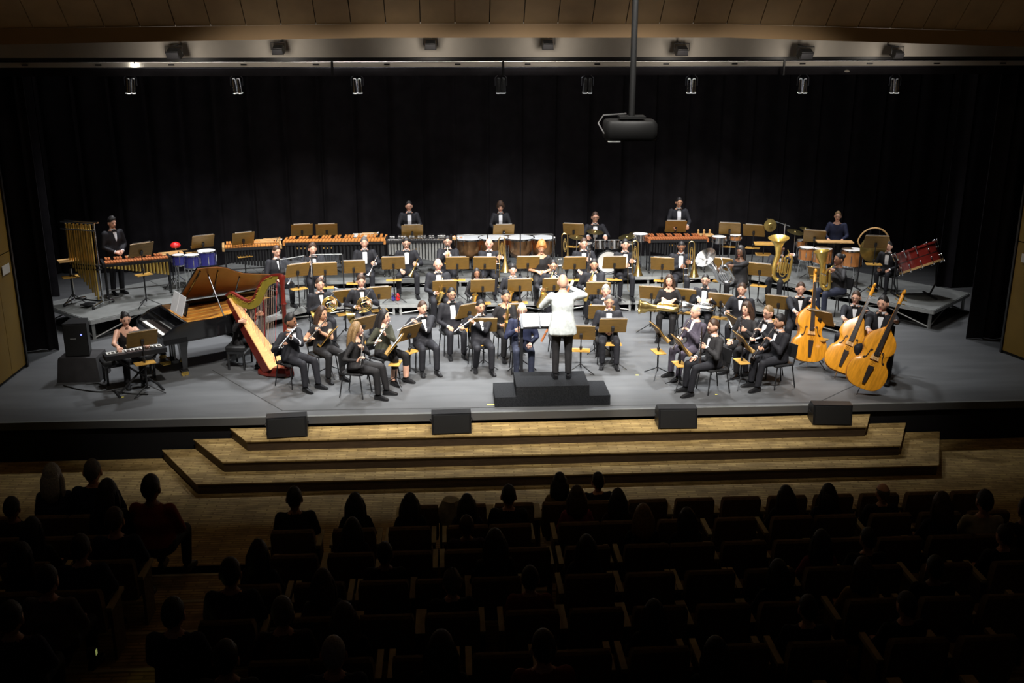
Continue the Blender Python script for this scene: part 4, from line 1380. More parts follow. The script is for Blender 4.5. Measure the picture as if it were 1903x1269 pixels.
# front arc, left: flutes
mus('flutist beside the harp', 'young man in dark tuxedo playing flute on the chair beside the harp', 540, 597, 52, p_flute, TUXV, skin='brown', hair='thick', hy=15, footy=-0.5, st=(0, 0) and None)
mus('curly-haired flutist', 'curly-haired woman in black short sleeves playing flute', 598, 583, 38, p_flute, BLK, fem=True, skin='tan', hair='wavy', hairc='brown', sleeve='short', hy=12, drop=-0.55, jacket=False, st=(612, 625, 80, 0.72, 38))
mus('long-haired flutist in front', 'woman with long straight brown hair playing flute nearest the stage edge', 662, 612, 72, p_flute, BLK, fem=True, hair='long', hairc='fair', hy=20, drop=-0.75, jacket=False, barefeet=True, footy=-0.5, st=(735, 640, 82, 0.76, 38))
mus('flutist in sheer blouse', 'dark-haired woman in sheer olive blouse playing flute beside two music stands', 713, 588, 48, p_flute, dict(top='sheer', bot='black', neckline=0.06), fem=True, hair='long', hy=18, drop=-0.5, jacket=False, barelegs=True, barefeet=True, st=(675, 602, 40, 0.82))
mus('flutist with slanted stand', 'man in tuxedo playing flute behind a slanted tan stand', 785, 572, 18, p_flute, TUXV, hairc='brown', skin='light', hy=10, st=(760, 618, 48, 0.82))
mus('flutist facing the podium', 'man in tuxedo playing flute just left of the podium', 893, 570, 8, p_flute, TUXV, hairc='black', hair='short', skin='tan', hy=8, drop=-0.5, stag=0.2, st=(898, 604, 2, 0.82))
mus('oboist in navy shirt', 'white-haired person with glasses in navy shirt holding an oboe upright', 970, 576, 2, p_clar_rest, dict(top='navy', bot='bluegrey'), hair='buzz', hairc='white', glasses=True, jacket=False, iname='silver-keyed oboe held upright by the %s', icat='oboe', iside=-1, st=(969, 612, 2, 0.74))
mus('musician with ornate scarf', 'grey-haired man with glasses and patterned scarf seated right of the podium', 1132, 561, -4, clasp, TUX, hair='short', hairc='darkgrey', skin='tan', glasses=True, st=(1139, 605, -2, 0.8))
mus('bassoonist behind the conductor', 'bassoonist mostly hidden behind the conductor', 1042, 566, 0, p_bassoon, TUX, Y=18.4, hair='short', st=(1080, 618, -10, 0.75))
# second arc on the stage floor
mus('bearded man with score', 'stout man with glasses and goatee in tuxedo holding his stand folder', 839, 547, 14, lap, dict(TUX), beard=True, glasses=True, bulk=0.12, hairc='black', skin='tan', st=(872, 577, 32, 0.85))
mus('saxophonist in black blouse', 'woman in black blouse with pulled-back hair playing saxophone', 940, 551, 12, p_sax, BLK, fem=True, skin='tan', hair='bun', bulk=0.1, jacket=False, st=(950, 577, 2, 0.85))
mus('man behind the scarf', 'grey-haired man partly hidden behind the man with the scarf', 1126, 541, -6, lap, TUX, hair='short', hairc='grey', skin='light', st=(1118, 580, -6, 0.8))
mus('horn player with golden horn', 'young man in tuxedo with golden french horn near the harp', 594, 529, 22, p_horn, TUXV, hairc='brown', ix=0.12, iz=0.8, im='gold', iname='golden french horn held by the %s', st=(640, 551, 22, 0.82))
mus('horn player with wide horn', 'brown-haired man in tuxedo holding a pale brass french horn', 671, 523, 12, p_horn, TUXV, hair='thick', hairc='brown', st=(704, 545, 12, 0.82))
YS = 20.98
mus('bald saxophonist', 'bald man in tuxedo seated below the trumpets', 814, 492, 6, p_sax_rest, TUX, Y=YS, hair='none', skin='light', hairc='grey', st=(826, 533, 4, 0.8))
mus('saxophonist with braids', 'woman with long black hair in dark suit playing alto saxophone', 886, 508, 4, p_sax, dict(TUX, top='black', shirt=(0.75, 0.05, 0.02)), Y=YS, fem=True, skin='brown', hair='long', tie=False, st=(897, 531, 2, 0.85))
mus('young saxophonist', 'young man with dark fringe playing saxophone in the middle row', 953, 502, 2, p_sax, TUXV, Y=YS, hair='thick', hairc='black', st=(966, 530, 0, 0.85))
mus('baritone saxophonist', 'bearded man with glasses playing baritone saxophone behind the conductor', 1028, 494, 0, p_sax, TUX, Y=YS, beard=True, glasses=True, hair='short', skin='tan', iL=0.78, ib=0.09, ix=-0.45, iname='large brass baritone saxophone played by the %s', st=(1030, 529, 0, 0.82))
mus('tenor saxophonist', 'heavy-set man in tuxedo playing tenor saxophone right of the conductor', 1104, 492, -6, p_sax, TUX, Y=YS, bulk=0.12, skin='tan', hair='short', iL=0.62, ib=0.08, ix=-0.25, iname='golden tenor saxophone played by the %s', im='gold', st=(1112, 536, -6, 0.82))
mus('euphonium player with long hair', 'woman with long wavy hair in black with a brass euphonium across her lap', 1244, 522, -18, p_across, BLK, fem=True, hair='long', hairc='brown', jacket=False, iname='brass euphonium lying on the lap of the %s', ib=0.15, iH=0.66, st=(1211, 544, -20, 0.82))
mus('bald horn player', 'bald bearded man in tuxedo with silver euphonium behind a tan stand', 1311, 521, -22, p_across, TUX, hair='buzz', hairc='black', beard=True, glasses=True, iname='silver euphonium lying on the lap of the %s', im='silver', iH=0.5, st=(1271, 549, -22, 0.82))
mus('young horn player', 'young man with quiff in tuxedo holding a silver flugelhorn', 1379, 538, -30, p_tpt_rest, TUXV, hair='short', hairc='brown', iname='silver flugelhorn held by the %s', im='silver', iside=-1, st=(1340, 558, -28, 0.82))
# clarinets, front right
mus('clarinettist in purple jacket', 'balding man in purple-grey jacket playing clarinet', 1293, 580, -62, p_clar, dict(top='purple', bot='purple', shirt=(0.7, 0.04, 0.01), tie=False), hair='rim', hairc='grey', bulk=0.15, footy=-0.5, st=(1224, 617, -82, 0.82, 34))
mus('bearded clarinettist in front', 'bearded man in black suit holding clarinet upright nearest the stage edge', 1326, 606, -74, p_clar_rest, dict(TUXV, top='charcoal'), hairc='brown', beard=True, hair='short', iside=1, footy=-0.5, st=(1264, 641, -84, 0.78, 34))
mus('long-haired clarinettist', 'woman with very long curly hair in dark jacket holding bass clarinet', 1388, 575, -52, p_clar_rest, dict(top='charcoal', bot='black'), fem=True, hair='wavy', hairc='brown', iside=1, iname='black alto clarinet held upright by the %s', st=(1367, 600, -78, 0.8, 34))
mus('clarinettist with glasses', 'man with glasses in tuxedo playing clarinet behind the boy with dark hair', 1428, 581, -62, p_clar, TUX, hairc='fair', glasses=True)
mus('dark-haired clarinettist', 'young dark-haired man in black suit playing clarinet at the end of the front row', 1449, 598, -72, p_clar, dict(TUXV, top='tux'), hairc='black', hair='thick', footy=-0.5, skin='tan', st=(1380, 635, -84, 0.8, 34))
# brass row on the low platforms
mus('trumpeter next to the marimba', 'young man in tuxedo looking down at the far left of the brass row', 514, 467, 32, p_tpt_rest, TUXV, lev=L1, hairc='brown', hp=16, im='silver', iname='silver trumpet resting on the knee of the %s', st=(553, 502, 30, 0.9))
mus('trumpeter holding trumpet upright', 'young man with fringe in tuxedo holding a trumpet upright', 581, 463, 16, p_tpt_up, TUX, lev=L1, hair='thick', hairc='brown', st=(604, 500, 6, 0.9))
mus('trumpeter with greying hair', 'grey-haired man in tuxedo with silver trumpet on his knee', 677, 451, 6, p_tpt_rest, TUX, lev=L1, hairc='darkgrey', im='silver', iname='silver trumpet resting on the knee of the %s', st=(657, 496, 4, 0.82))
mus('trumpeter with glasses', 'man with glasses in open tuxedo with brass trumpet on his knee', 755, 452, 4, p_tpt_rest, TUX, lev=L1, hairc='black', glasses=True, hp=10, knees=0.2, st=(731, 489, 2, 0.85))
mus('bearded trumpeter', 'bearded man with glasses in tuxedo playing a trumpet', 832, 449, -2, p_tpt, TUX, lev=L1, hairc='black', beard=True, glasses=True, hair='short', drop=-0.75, st=(850, 489, 0, 0.85))
mus('bald trombonist with red mute', 'bald man in tuxedo with trombone upright in front of the acrylic screen', 909, 453, -4, p_tbn_rest, TUX, lev=L1, hair='none', bulk=0.1, ix=0.14, iz=0.8, st=(901, 489, -2, 0.85))
mus('woman with ginger curls', 'woman with big ginger curls in black dress in the brass row', 1006, 460, 0, clasp, dict(top='black', bot='black', neckline=0.16), lev=L1, fem=True, skin='tan', hair='afro', hairc='ginger', sleeve='short', jacket=False, hp=18, st=(981, 488, 0, 0.85))
mus('bass clarinettist', 'man in tuxedo with bass clarinet in front of the drum kit', 1085, 453, 0, p_clar_rest, TUX, lev=L1, hairc='brown', iside=1, ikw=dict(L=0.86, rr=0.022, bell=0.06), iname='tall bass clarinet held by the %s', icat='bass clarinet', st=(1068, 489, 0, 0.85))
mus('trombonist with hat-like hair', 'stout dark-haired man in tuxedo with trombone in front of the snare drum', 1162, 455, -2, p_tbn_rest, TUX, lev=L1, hair='cap', bulk=0.18, ix=0.03, iz=0.74, st=(1142, 488, -2, 0.85))
mus('bald trombonist looking down', 'bald man in tuxedo looking down behind an upright golden trombone', 1266, 458, -8, p_tbn_rest, TUX, lev=L1, hair='buzz', skin='brown', hp=28, ix=0.05, iz=0.76, st=(1231, 490, -16, 0.85))
mus('silver tuba player', 'woman in black with silver tuba at the right of the brass row', 1376, 468, -34, p_tuba, BLK, lev=L1, fem=True, skin='dark', hair='bob', bulk=0.1, jacket=False, im='silver', ib=0.24, io=(-0.1, -0.36, 0.52), idir=(-0.2, -0.62, 0.75), iname='silver tuba with wide bell held by the %s', st=(1341, 491, -28, 0.85))
mus('tuba player with large golden tuba', 'man in tuxedo half hidden behind a large golden tuba', 1450, 462, -30, p_tuba, TUX, lev=L1, Y=21.3, hair='short', ib=0.22, iH=0.98, iR=0.18, io=(0.1, -0.34, 0.5), idir=(0.12, -0.1, 1), iname='large golden tuba on the lap of the %s', st=(1412, 501, -30, 0.8))
mus('tuba player in red collar', 'woman in black sweater with red collar seated in profile with a golden tuba', 1559, 482, -72, p_tuba, dict(top='charcoal', bot='bluegrey'), lev=L1, fem=True, skin='brown', hair='bun', bulk=0.2, jacket=False, iH=0.72, ib=0.16, iR=0.13, io=(0.05, -0.36, 0.56), iname='golden tuba on the lap of the %s', st=(1523, 510, -50, 0.82))
# percussionists standing behind
mus('percussionist at the xylophone', 'man in tuxedo standing between tubular bells and xylophone', 208, 414, 48, clasp, TUXV, seat=False, lev=L2, Y=22.0, hair='thick', hairc='black', hp=12)
mus('percussionist at the vibraphone', 'man in tuxedo standing behind the vibraphone', 760, 383, 4, mallet_pose, TUX, seat=False, lev=L2, Y=24.1, hair='short', hairc='black', skin='light')
mus('percussionist with curly hair', 'man with curly afro hair in tuxedo standing behind the timpani', 930, 385, 0, mallet_pose, TUX, seat=False, lev=L2, Y=24.5, hair='afro', hairc='brown', hp=12)
mus('drummer with glasses', 'man with glasses in tuxedo seated behind the drum kit', 1106, 404, 0, keys_pose, TUX, lev=L2, Y=24.1, hair='short', hairc='brown', glasses=True, chair=False)
mus('percussionist at the red marimba', 'dark-haired man in tuxedo standing behind the red-barred marimba', 1262, 376, 0, mallet_pose, TUX, seat=False, lev=L2, Y=24.1, hair='short', hairc='black', skin='tan', hp=12)
mus('percussionist in dark shirt', 'man with glasses in open-necked navy shirt standing at the bell tray', 1557, 402, -24, mallet_pose, dict(top='navy', bot='black', neckline=0.08), seat=False, lev=L2, Y=22.6, hair='short', hairc='fair', glasses=True, jacket=False)
mus('bass drum player', 'percussionist in tuxedo seated beside the red bass drum', 1648, 492, -40, lap, TUX, lev=L2, Y=21.3, hair='short', hairc='black', lean=8)
# conductor
PZ = 0.35
def p_conduct(J, sp):
    S = J.S
    return {'R': (V((-0.16, -0.32, 1.42)) * S, (0.5, -0.5, 0.6), (0.6, 0.2, -0.7), 1.0), 'L': (V((0.16, -0.34, 1.18)) * S, (-0.3, -0.9, 0.3), (-0.5, 0, -0.8), 0.5), 'hintR': V((-1, -0.1, -0.35)), 'hintL': V((1, 0.3, -0.6))}
cond = mus('conductor', 'bald conductor in white dinner jacket standing on the podium with back turned', 1046, 524, 178, p_conduct, dict(top='white', bot='charcoal'), seat=False, lev=PZ, sc=1.03, hair='none', hairc='darkgrey', skin='light', jacket_long=True, shirt=(0.5, 0.05, 0.02))
hw = cond['J'].mtx @ (cond['J'].wrR + V((0.03, -0.05, 0.05)))
tag(MB().rod(hw, hw + V((-0.22, 0.28, 0.12)), 0.006, 6, r2=0.003).build('baton', M['ivory']), 'thin white baton in the raised hand of the conductor', 'baton')
# ------------------------------------------------------------------ podium and conductor's desk
pod = thing('conductor_podium', 'black carpeted podium with side steps under the conductor', 'podium', (1.63, 15.68, 0))
MB().box((0, 0.38, 0.175), (1.2, 0.74, 0.35)).build('platform', M['carpet'], pod, False)
for s in (-1, 1):
    MB().box((s * 0.775, 0.38, 0.085), (0.35, 0.74, 0.17)).build('side_step', M['carpet'], pod, False)
c = az(1000, 590, 1.0)
c = V((1.5, 16.8, 0))
cs_ = thing('conductor_stand', 'black conductor desk with open score in front of the podium', 'music stand', c, R_(180))
rot = Matrix.Rotation(R_(64), 3, 'X')
MB().box((0, 0, 1.14), (0.66, 0.016, 0.38), rot).build('desk', M['metal'], cs_, False)
MB().box((0.31, 0.02, 0.56), (0.05, 0.05, 1.06)).build('post', M['metal'], cs_, False)
MB().box((0.1, 0.02, 1.06), (0.46, 0.04, 0.04)).build('cross_arm', M['metal'], cs_, False)
for a in (20, 90, 160, 270):
    MB().rod((0.31, 0.02, 0.08), (0.31 + 0.28 * math.cos(R_(a)), 0.02 + 0.28 * math.sin(R_(a)), 0.012), 0.012, 6).build('foot', M['metal'], cs_)
pm = MB()
for s in (-1, 1):
    pm.box((s * 0.15, 0.022, 0.0), (0.28, 0.012, 0.34), (0, 0, -s * 0.03))
so = pm.build('open_score', M['paper'], None, False)
so.matrix_world = TRZ(c, R_(180)) @ Matrix.Translation((0, 0, 1.145)) @ Matrix.Rotation(R_(64), 4, 'X')
tag(so, 'large open score on the conductor desk', 'sheet music')
# small bits of tape on the stage floor
for (u, v, w, l, t) in ((912, 752, 0.12, 0.05, 'left of the podium'), (1184, 697, 0.05, 0.04, 'right of the podium'), (228, 738, 0.04, 0.03, 'in front of the keyboard'), (1331, 733, 0.04, 0.03, 'near the bearded clarinettist')):
    p = az(u, v, 0)
    tag(MB().box((0, 0, 0.002), (w, l, 0.003)).build('tape_mark', M['yellow'], None, False, (p.x, p.y, 0)), 'small yellow tape mark on the stage floor ' + t, 'tape')

# ------------------------------------------------------------------ grand piano
PO, PA = V((-5.27, 18.03, 0)), R_(33)
pn = thing('grand_piano', 'black concert grand piano with raised lid showing its golden plate', 'piano', PO, PA)
OUT = [(0.25, -0.75), (0.78, -0.75), (1.0, -0.71), (1.2, -0.6), (1.42, -0.38), (1.65, -0.19), (1.95, -0.06), (2.22, 0.05), (2.42, 0.2), (2.5, 0.42), (2.42, 0.64), (2.2, 0.74), (1.9, 0.75), (0.25, 0.75)]
def oring(k, z, t=0.0):
    cx, cy = 1.2, 0.2
    return [V((cx + (x - cx) * k, cy + (y - cy) * k, z)) for x, y in OUT]
MB().loft([oring(1, 0.68), oring(1.0, 1.0), oring(0.955, 1.0), oring(0.955, 0.8)], False).build('rim', M['piano'], pn)
MB().prism(OUT, 0.66, 0.69).build('bottom_board', M['piano'], pn, False)
MB().loft([oring(0.955, 0.8), oring(0.955, 0.835)]).build('soundboard', M['pianogold'], pn, False)
pl = MB().loft([oring(0.93, 0.86), oring(0.93, 0.875)]).build('iron_plate', M['pianogold'], pn, False)
for i in range(5):
    y = -0.6 + 0.3 * i
    MB().box((0.75 + 0.2 * i, y * 0.8 + 0.15, 0.895), (0.9 + 0.25 * i, 0.03, 0.035), (0, 0, 0.12)).build('plate_strut', M['pianogold'], pl, False)
sg = MB()
for i in range(40):
    y = -0.66 + 1.36 * i / 39
    sg.rod((0.42, y, 0.905), (0.75 + 1.55 * (i / 39) ** 0.9, y * 0.72 + 0.16, 0.905), 0.0025, 4)
sg.build('strings', M['copper'], pn)
MB().box((0.04, 0, 0.7), (0.42, 1.5, 0.1)).build('keybed', M['piano'], pn, False)
for s in (-1, 1):
    MB().loft([[V((x, s * 0.75 - s * w, z)) for w in (0, 0.09) for x, z in (((-0.17, 0.66), (0.25, 0.66), (0.25, 0.98), (0.05, 0.95), (-0.17, 0.82)) if w == 0 else ())] or [] for _ in (0,)] if False else [[V((x, s * 0.75, z)) for x, z in ((-0.17, 0.66), (0.25, 0.66), (0.25, 0.99), (0.08, 0.95), (-0.17, 0.8))], [V((x, s * 0.66, z)) for x, z in ((-0.17, 0.66), (0.25, 0.66), (0.25, 0.99), (0.08, 0.95), (-0.17, 0.8))]]).build('key_arm', M['piano'], pn, False)
MB().box((-0.02, 0, 0.765), (0.15, 1.3, 0.022)).build('white_keys', M['ivory'], pn, False)
bk = MB()
for o in range(7):
    for j in (0, 1, 3, 4, 5):
        bk.box((0.015, -0.62 + o * 0.175 + j * 0.025 + 0.02, 0.785), (0.09, 0.011, 0.018))
bk.build('black_keys', M['ebony'], pn, False)
MB().box((0.1, 0, 0.85), (0.03, 1.3, 0.16), (0, 0.15, 0)).build('fallboard', M['piano'], pn, False)
MB().box((0.42, 0, 1.12), (0.02, 0.75, 0.24), (0, 0.3, 0)).build('music_desk', M['piano'], pn, False)
th = R_(34)
def lidp(x, y, h):
    d = 0.75 - y
    return V((x, 0.75 - d * math.cos(th) + h * math.sin(th) * 1, 1.02 + d * math.sin(th) + h * math.cos(th)))
LO = [(0.62, -0.77)] + [(x + (0.02 if x > 2.3 else 0), y - 0.02 if y < 0.4 else y) for x, y in OUT[1:13]] + [(0.62, 0.76)]
ld = MB().loft([[lidp(x, y, 0.0) for x, y in LO], [lidp(x, y, 0.014) for x, y in LO]]).build('lid', M['pianobrown'], pn, False)
MB().loft([[lidp(x, y, 0.0145) for x, y in LO], [lidp(x, y, 0.026) for x, y in LO]]).build('lid_top', M['piano'], ld, False)
for x0, y0, x1, y1 in ((0.7, -0.68, 0.74, 0.7), (1.05, -0.58, 1.3, 0.68), (1.6, -0.1, 1.75, 0.68)):
    MB().rod(lidp(x0, y0, -0.012), lidp(x1, y1, -0.012), 0.012, 5).build('lid_brace', M['piano'], ld)
MB().rod((0.98, -0.66, 0.98), lidp(0.9, -0.45, 0.0), 0.014, 8).build('lid_prop', M['piano'], pn)
fl = [(0.25, 0.0), (0.62, 0.0)]
MB().loft([[lidp(x, y, h) for x, y in ((0.63, -0.76), (1.0, -0.74), (1.0, 0.74), (0.63, 0.76))] for h in (0.03, 0.05)]).build('lid_flap', M['piano'], pn, False)
for x, y in ((0.2, -0.6), (0.2, 0.6), (2.1, 0.36)):
    lg = MB().loft([[V((x + a * w, y + b * w, z)) for a, b in ((-1, -1), (1, -1), (1, 1), (-1, 1))] for z, w in ((0.66, 0.085), (0.5, 0.06), (0.14, 0.042), (0.11, 0.055), (0.09, 0.055))]).build('leg', M['piano'], pn, False)
    cm = MB().box((x, y, 0.075), (0.09, 0.06, 0.05))
    for s in (-1, 1):
        cm.lathe([(0.038, -0.012), (0.038, 0.012)], 12, (x + s * 0.03, y, 0.038), (0, 1, 0))
    cm.build('brass_caster', M['gold'], lg)
ly = MB().box((0.2, 0, 0.4), (0.04, 0.05, 0.5)).box((0.2, 0.12, 0.4), (0.03, 0.03, 0.5)).box((0.2, -0.12, 0.4), (0.03, 0.03, 0.5)).box((0.18, 0, 0.14), (0.14, 0.3, 0.06))
lyo = ly.build('pedal_lyre', M['piano'], pn, False)
for y in (-0.08, 0, 0.08):
    MB().box((0.06, y, 0.1), (0.16, 0.03, 0.015)).build('pedal', M['gold'], lyo, False)
pm = MB().box((0, -0.16, 0), (0.008, 0.3, 0.36)).box((0.0, 0.16, 0), (0.008, 0.3, 0.36))
so = pm.build('sheet_music', M['paper'], None, False)
so.matrix_world = TRZ(PO, PA) @ Matrix.Translation((0.36, -0.1, 1.2)) @ Matrix.Rotation(0.3, 4, 'Y')
tag(so, 'white sheet music pages on the piano music desk', 'sheet music', 'sheet music')
# piano bench and keyboard player with electric keyboard
KR = R_(29)
kc = V((-5.36, 16.85, 0))
kb = thing('electric_keyboard', 'black electric keyboard on a crossed stand in front of the keyboard player', 'keyboard', kc, KR)
MB().box((0, 0, 0.69), (1.0, 0.26, 0.08)).build('case', M['metal'], kb, False)
MB().box((0, 0.06, 0.733), (0.9, 0.13, 0.008)).build('white_keys', M['ivory'], kb, False)
bk = MB()
for o in range(7):
    for j in (0, 1, 3, 4, 5):
        bk.box((-0.43 + o * 0.125 + j * 0.018 + 0.01, 0.035, 0.741), (0.01, 0.08, 0.01))
bk.build('black_keys', M['ebony'], kb, False)
MB().box((0, -0.075, 0.735), (0.3, 0.08, 0.01)).build('control_panel', M['bluegrey'] if 'bluegrey' in M else M['darkmetal'], kb, False)
for s in (-1, 1):
    MB().rod((-0.36 * s, 0.06 * s, 0.65), (0.36 * s, 0.06 * s, 0.02), 0.018, 8).build('stand_leg', M['metal'], kb)
    MB().rod((-0.36 * s, -0.2, 0.02), (-0.36 * s, 0.2, 0.02), 0.018, 8).build('stand_foot', M['metal'], kb)
    MB().rod((-0.36 * s, -0.12, 0.65), (-0.36 * s, 0.12, 0.65), 0.015, 8).build('stand_arm', M['metal'], kb)
def p_keys(J, sp):
    S = J.S
    inv = J.mtx.inverted()
    L = inv @ (TRZ(kc, KR) @ V((0.22, 0.12, 0.8)))
    Rr = inv @ (TRZ(kc, KR) @ V((-0.24, 0.12, 0.8)))
    return {'L': (L, (0, -0.9, -0.2), (0, 0, -1), 0.6), 'R': (Rr, (0, -0.9, -0.2), (0, 0, -1), 0.6)}
mus('keyboard player', 'woman in black strappy top playing the electric keyboard by the piano', 233, 593, 29, p_keys, dict(top='black', bot='black', neckline=0.28), fem=True, skin='light', hair='bun', sleeve='none', jacket=False, chair=False, hp=14, lean=10)
jm = PLAY[-1]['J'].mtx
make('bench', 'black padded piano bench under the keyboard player', 'bench', jm @ Matrix.Translation((0, 0.06, -0.02)), w=0.9)
stand(264, 629, 0.0, 29, 0.98, 'keyboard player')
# harp and harpist
HO, HA = V((-3.12, 17.6, 0)), R_(-24)
hp_ = thing('concert_harp', 'mahogany concert harp with golden neck and pale soundboard', 'harp', HO, HA)
hp_.scale = (1.2, 1.0, 1.0)
MB().loft([[V((x * k + 0.0, y * k, z)) for x, y in ((-0.28, -0.14), (-0.1, -0.2), (0.2, -0.13), (0.27, 0), (0.2, 0.13), (-0.1, 0.2), (-0.28, 0.14))] for k, z in ((1, 0.015), (1, 0.09), (0.9, 0.12), (0.86, 0.17))]).build('base', M['harpred'], hp_)
for x, y in ((-0.2, -0.12), (0.18, -0.1), (-0.2, 0.12), (0.18, 0.1)):
    MB().lathe([(0.03, 0), (0.035, 0.02), (0.02, 0.03)], 8, (x, y, 0)).build('foot', M['gold'], hp_)
col = MB().lathe([(0.055, 0.15), (0.07, 0.2), (0.05, 0.24), (0.036, 0.3), (0.034, 1.3), (0.048, 1.33), (0.034, 1.36), (0.036, 1.66), (0.05, 1.7), (0.042, 1.74), (0.06, 1.8), (0.045, 1.84)], 14, (0.17, 0, 0)).build('column', M['harpred'], hp_)
A0, A1 = V((-0.02, 0, 0.15)), V((-0.74, 0, 1.34))
ax_ = (A1 - A0).normalized()
nr = V((ax_.z, 0, -ax_.x))                     # towards the strings
if nr.x < 0:
    nr = -nr
def hsec(t, w, d):
    c = A0 + (A1 - A0) * t
    return [c + V((0, -w, 0)), c + V((0, w, 0)), c + V((0, w * 0.75, 0)) - nr * d, c + V((0, 0, 0)) - nr * d * 1.25, c + V((0, -w * 0.75, 0)) - nr * d]
MB().loft([hsec(0, 0.24, 0.17), hsec(0.3, 0.19, 0.15), hsec(0.7, 0.125, 0.11), hsec(1.0, 0.075, 0.07)]).build('soundbox', M['harpred'], hp_)
MB().loft([[p + nr * h for p in (A0 + (A1 - A0) * t + V((0, -w, 0)), A0 + (A1 - A0) * t + V((0, w, 0)))] + [p + nr * (h + 0.012) for p in (A0 + (A1 - A0) * t + V((0, w, 0)), A0 + (A1 - A0) * t + V((0, -w, 0)))] for t, w, h in ((0, 0.235, 0.001), (0.3, 0.185, 0.001), (0.7, 0.12, 0.001), (1, 0.07, 0.001))]).build('soundboard', M['harpwood'], hp_, False)
NK = spline([(-0.8, 0, 1.36), (-0.72, 0, 1.42), (-0.6, 0, 1.36), (-0.44, 0, 1.29), (-0.32, 0, 1.36), (-0.23, 0, 1.55), (-0.13, 0, 1.72), (0.02, 0, 1.81), (0.17, 0, 1.83)], 5)
def nring(p, i, w, h0, h1):
    d = (NK[min(i + 1, len(NK) - 1)] - NK[max(i - 1, 0)]).normalized()
    n = V((-d.z, 0, d.x))
    return [p + n * h0 + V((0, -w, 0)), p + n * h0 + V((0, w, 0)), p + n * h1 + V((0, w, 0)), p + n * h1 + V((0, -w, 0))]
MB().loft([nring(p, i, 0.03, 0.0, 0.035) for i, p in enumerate(NK)]).build('neck', M['harpred'], hp_)
MB().loft([nring(p, i, 0.024, -0.12 if 4 < i < 36 else -0.06, 0.0) for i, p in enumerate(NK)]).build('neck_plate', M['harpgold'], hp_)
for i in range(22):
    p = NK[4 + int(i * 1.5)]
    MB().rod(p + V((0, -0.05, 0.0)), p + V((0, 0.03, 0.0)), 0.008, 6).build('tuning_pin', M['gold'], hp_)
for i in range(30):
    t = i / 29
    a = A0 + (A1 - A0) * (0.06 + 0.88 * t) + nr * 0.012
    ni = int((len(NK) - 4) * (1 - t * 0.86)) 
    b = NK[max(6, min(ni, len(NK) - 2))] - V((0, 0, 0.06))
    MB().rod(a, b, 0.0028, 4).build('string', M['red'] if i % 7 == 0 else M['string'], hp_)
def p_harp(J, sp):
    inv = J.mtx.inverted()
    m = TRZ(HO, HA) @ Matrix.Diagonal((1.2, 1, 1, 1))
    return {'L': (inv @ (m @ V((-0.42, 0.2, 1.02))), (0.2, -0.9, 0.1), (-0.7, 0, 0), 0.8), 'R': (inv @ (m @ V((-0.5, -0.2, 0.98))), (0.1, -0.9, 0.1), (0.7, 0, 0), 0.8)}
mus('harpist', 'harpist in black with sequinned trousers seated behind the harp', 447, 574, 84, p_harp, dict(top='black', bot='black', neckline=0.06), fem=True, skin='light', hair='bob', hairc='brown', jacket=False, chair=False, bulk=0.12, lean=4, Y=18.12)
make('bench', 'black padded harp bench under the harpist', 'bench', PLAY[-1]['J'].mtx @ Matrix.Translation((0, 0.02, -0.02)), w=0.55)
sq = MB()
J = PLAY[-1]['J']
for i in range(60):
    t = random.random()
    a = J.knR * (1 - t) + J.anR * t
    an = random.uniform(-2.4, 0.6)
    n = V((math.sin(an), -math.cos(an) * 0.6, 0)).normalized()
    q = a + n * 0.073
    sq.box(q, (0.009, 0.009, 0.009))
SEQ = (sq, PLAY[-1])

# ------------------------------------------------------------------ double basses
BASSES = [('bassist on the left', 'dark-haired man in tuxedo playing the double bass nearest the tubas', (1500, 672), (1513, 513), 0.5, (-0.12, -1, 0), (1488, 537), 18.55, -6, 0.92, 'orange double bass standing nearest the clarinets'),
          ('bassist in the middle', 'man with glasses in dark suit playing the middle double bass', (1556, 690), (1622, 537), 0.42, (-0.42, -0.9, 0), (1591, 553), 17.95, -24, 0.92, 'orange double bass in the middle, partly behind the front one'),
          ('bassist in front', 'man in profile in black suit playing the double bass nearest the stage edge', (1598, 720), (1680, 541), 0.28, (-0.36, -0.93, 0), (1641, 564), 16.95, -34, 0.97, 'orange double bass nearest the stage edge')]
for who, label, b, s, dy, fr, hd, hY, rot, k, bl in BASSES:
    P0 = az(b[0], b[1], 0.12)
    P1 = ay(s[0], s[1], P0.y + dy)
    z = (P1 - P0).normalized()
    bm_ = axes(P0, z, -V(fr)) @ Matrix.Scale(k, 4)
    make('bass', bl, 'double bass', bm_)
    def p_bass(J, sp, bm_=bm_):
        inv = J.mtx.inverted()
        l = inv @ (bm_ @ V((0.06, -0.08, 1.26)))
        r = inv @ (bm_ @ V((-0.26, -0.24, 0.72)))
        return {'L': (l + V((0.05, 0.06, -0.02)), (-0.6, -0.6, 0.3), (-0.5, -0.6, 0), 1.2), 'R': (r, (0.5, -0.7, -0.3), (0, 0, -1), 0.9)}
    mus(who, label, hd[0], hd[1], rot, p_bass, TUXV, Y=hY, hair='short', hairc='black' if 'front' in who else 'brown', glasses='middle' in who, knees=0.24, hy=-10, lean=6)
    J = PLAY[-1]['J']
    w = J.mtx @ J.wrR
    q = bm_ @ V((0.05, -0.22, 0.68))
    make('bow', 'wooden bow held by the %s' % who, 'bow', axes(w + (q - w).normalized() * 0.05, q - w, (0, 0, 1)))
stand(1524, 590, 0.0, -46, 0.92, 'bassist in the middle', tilt=30)
stand(1447, 562, 0.0, -30, 0.85, 'bassist on the left')

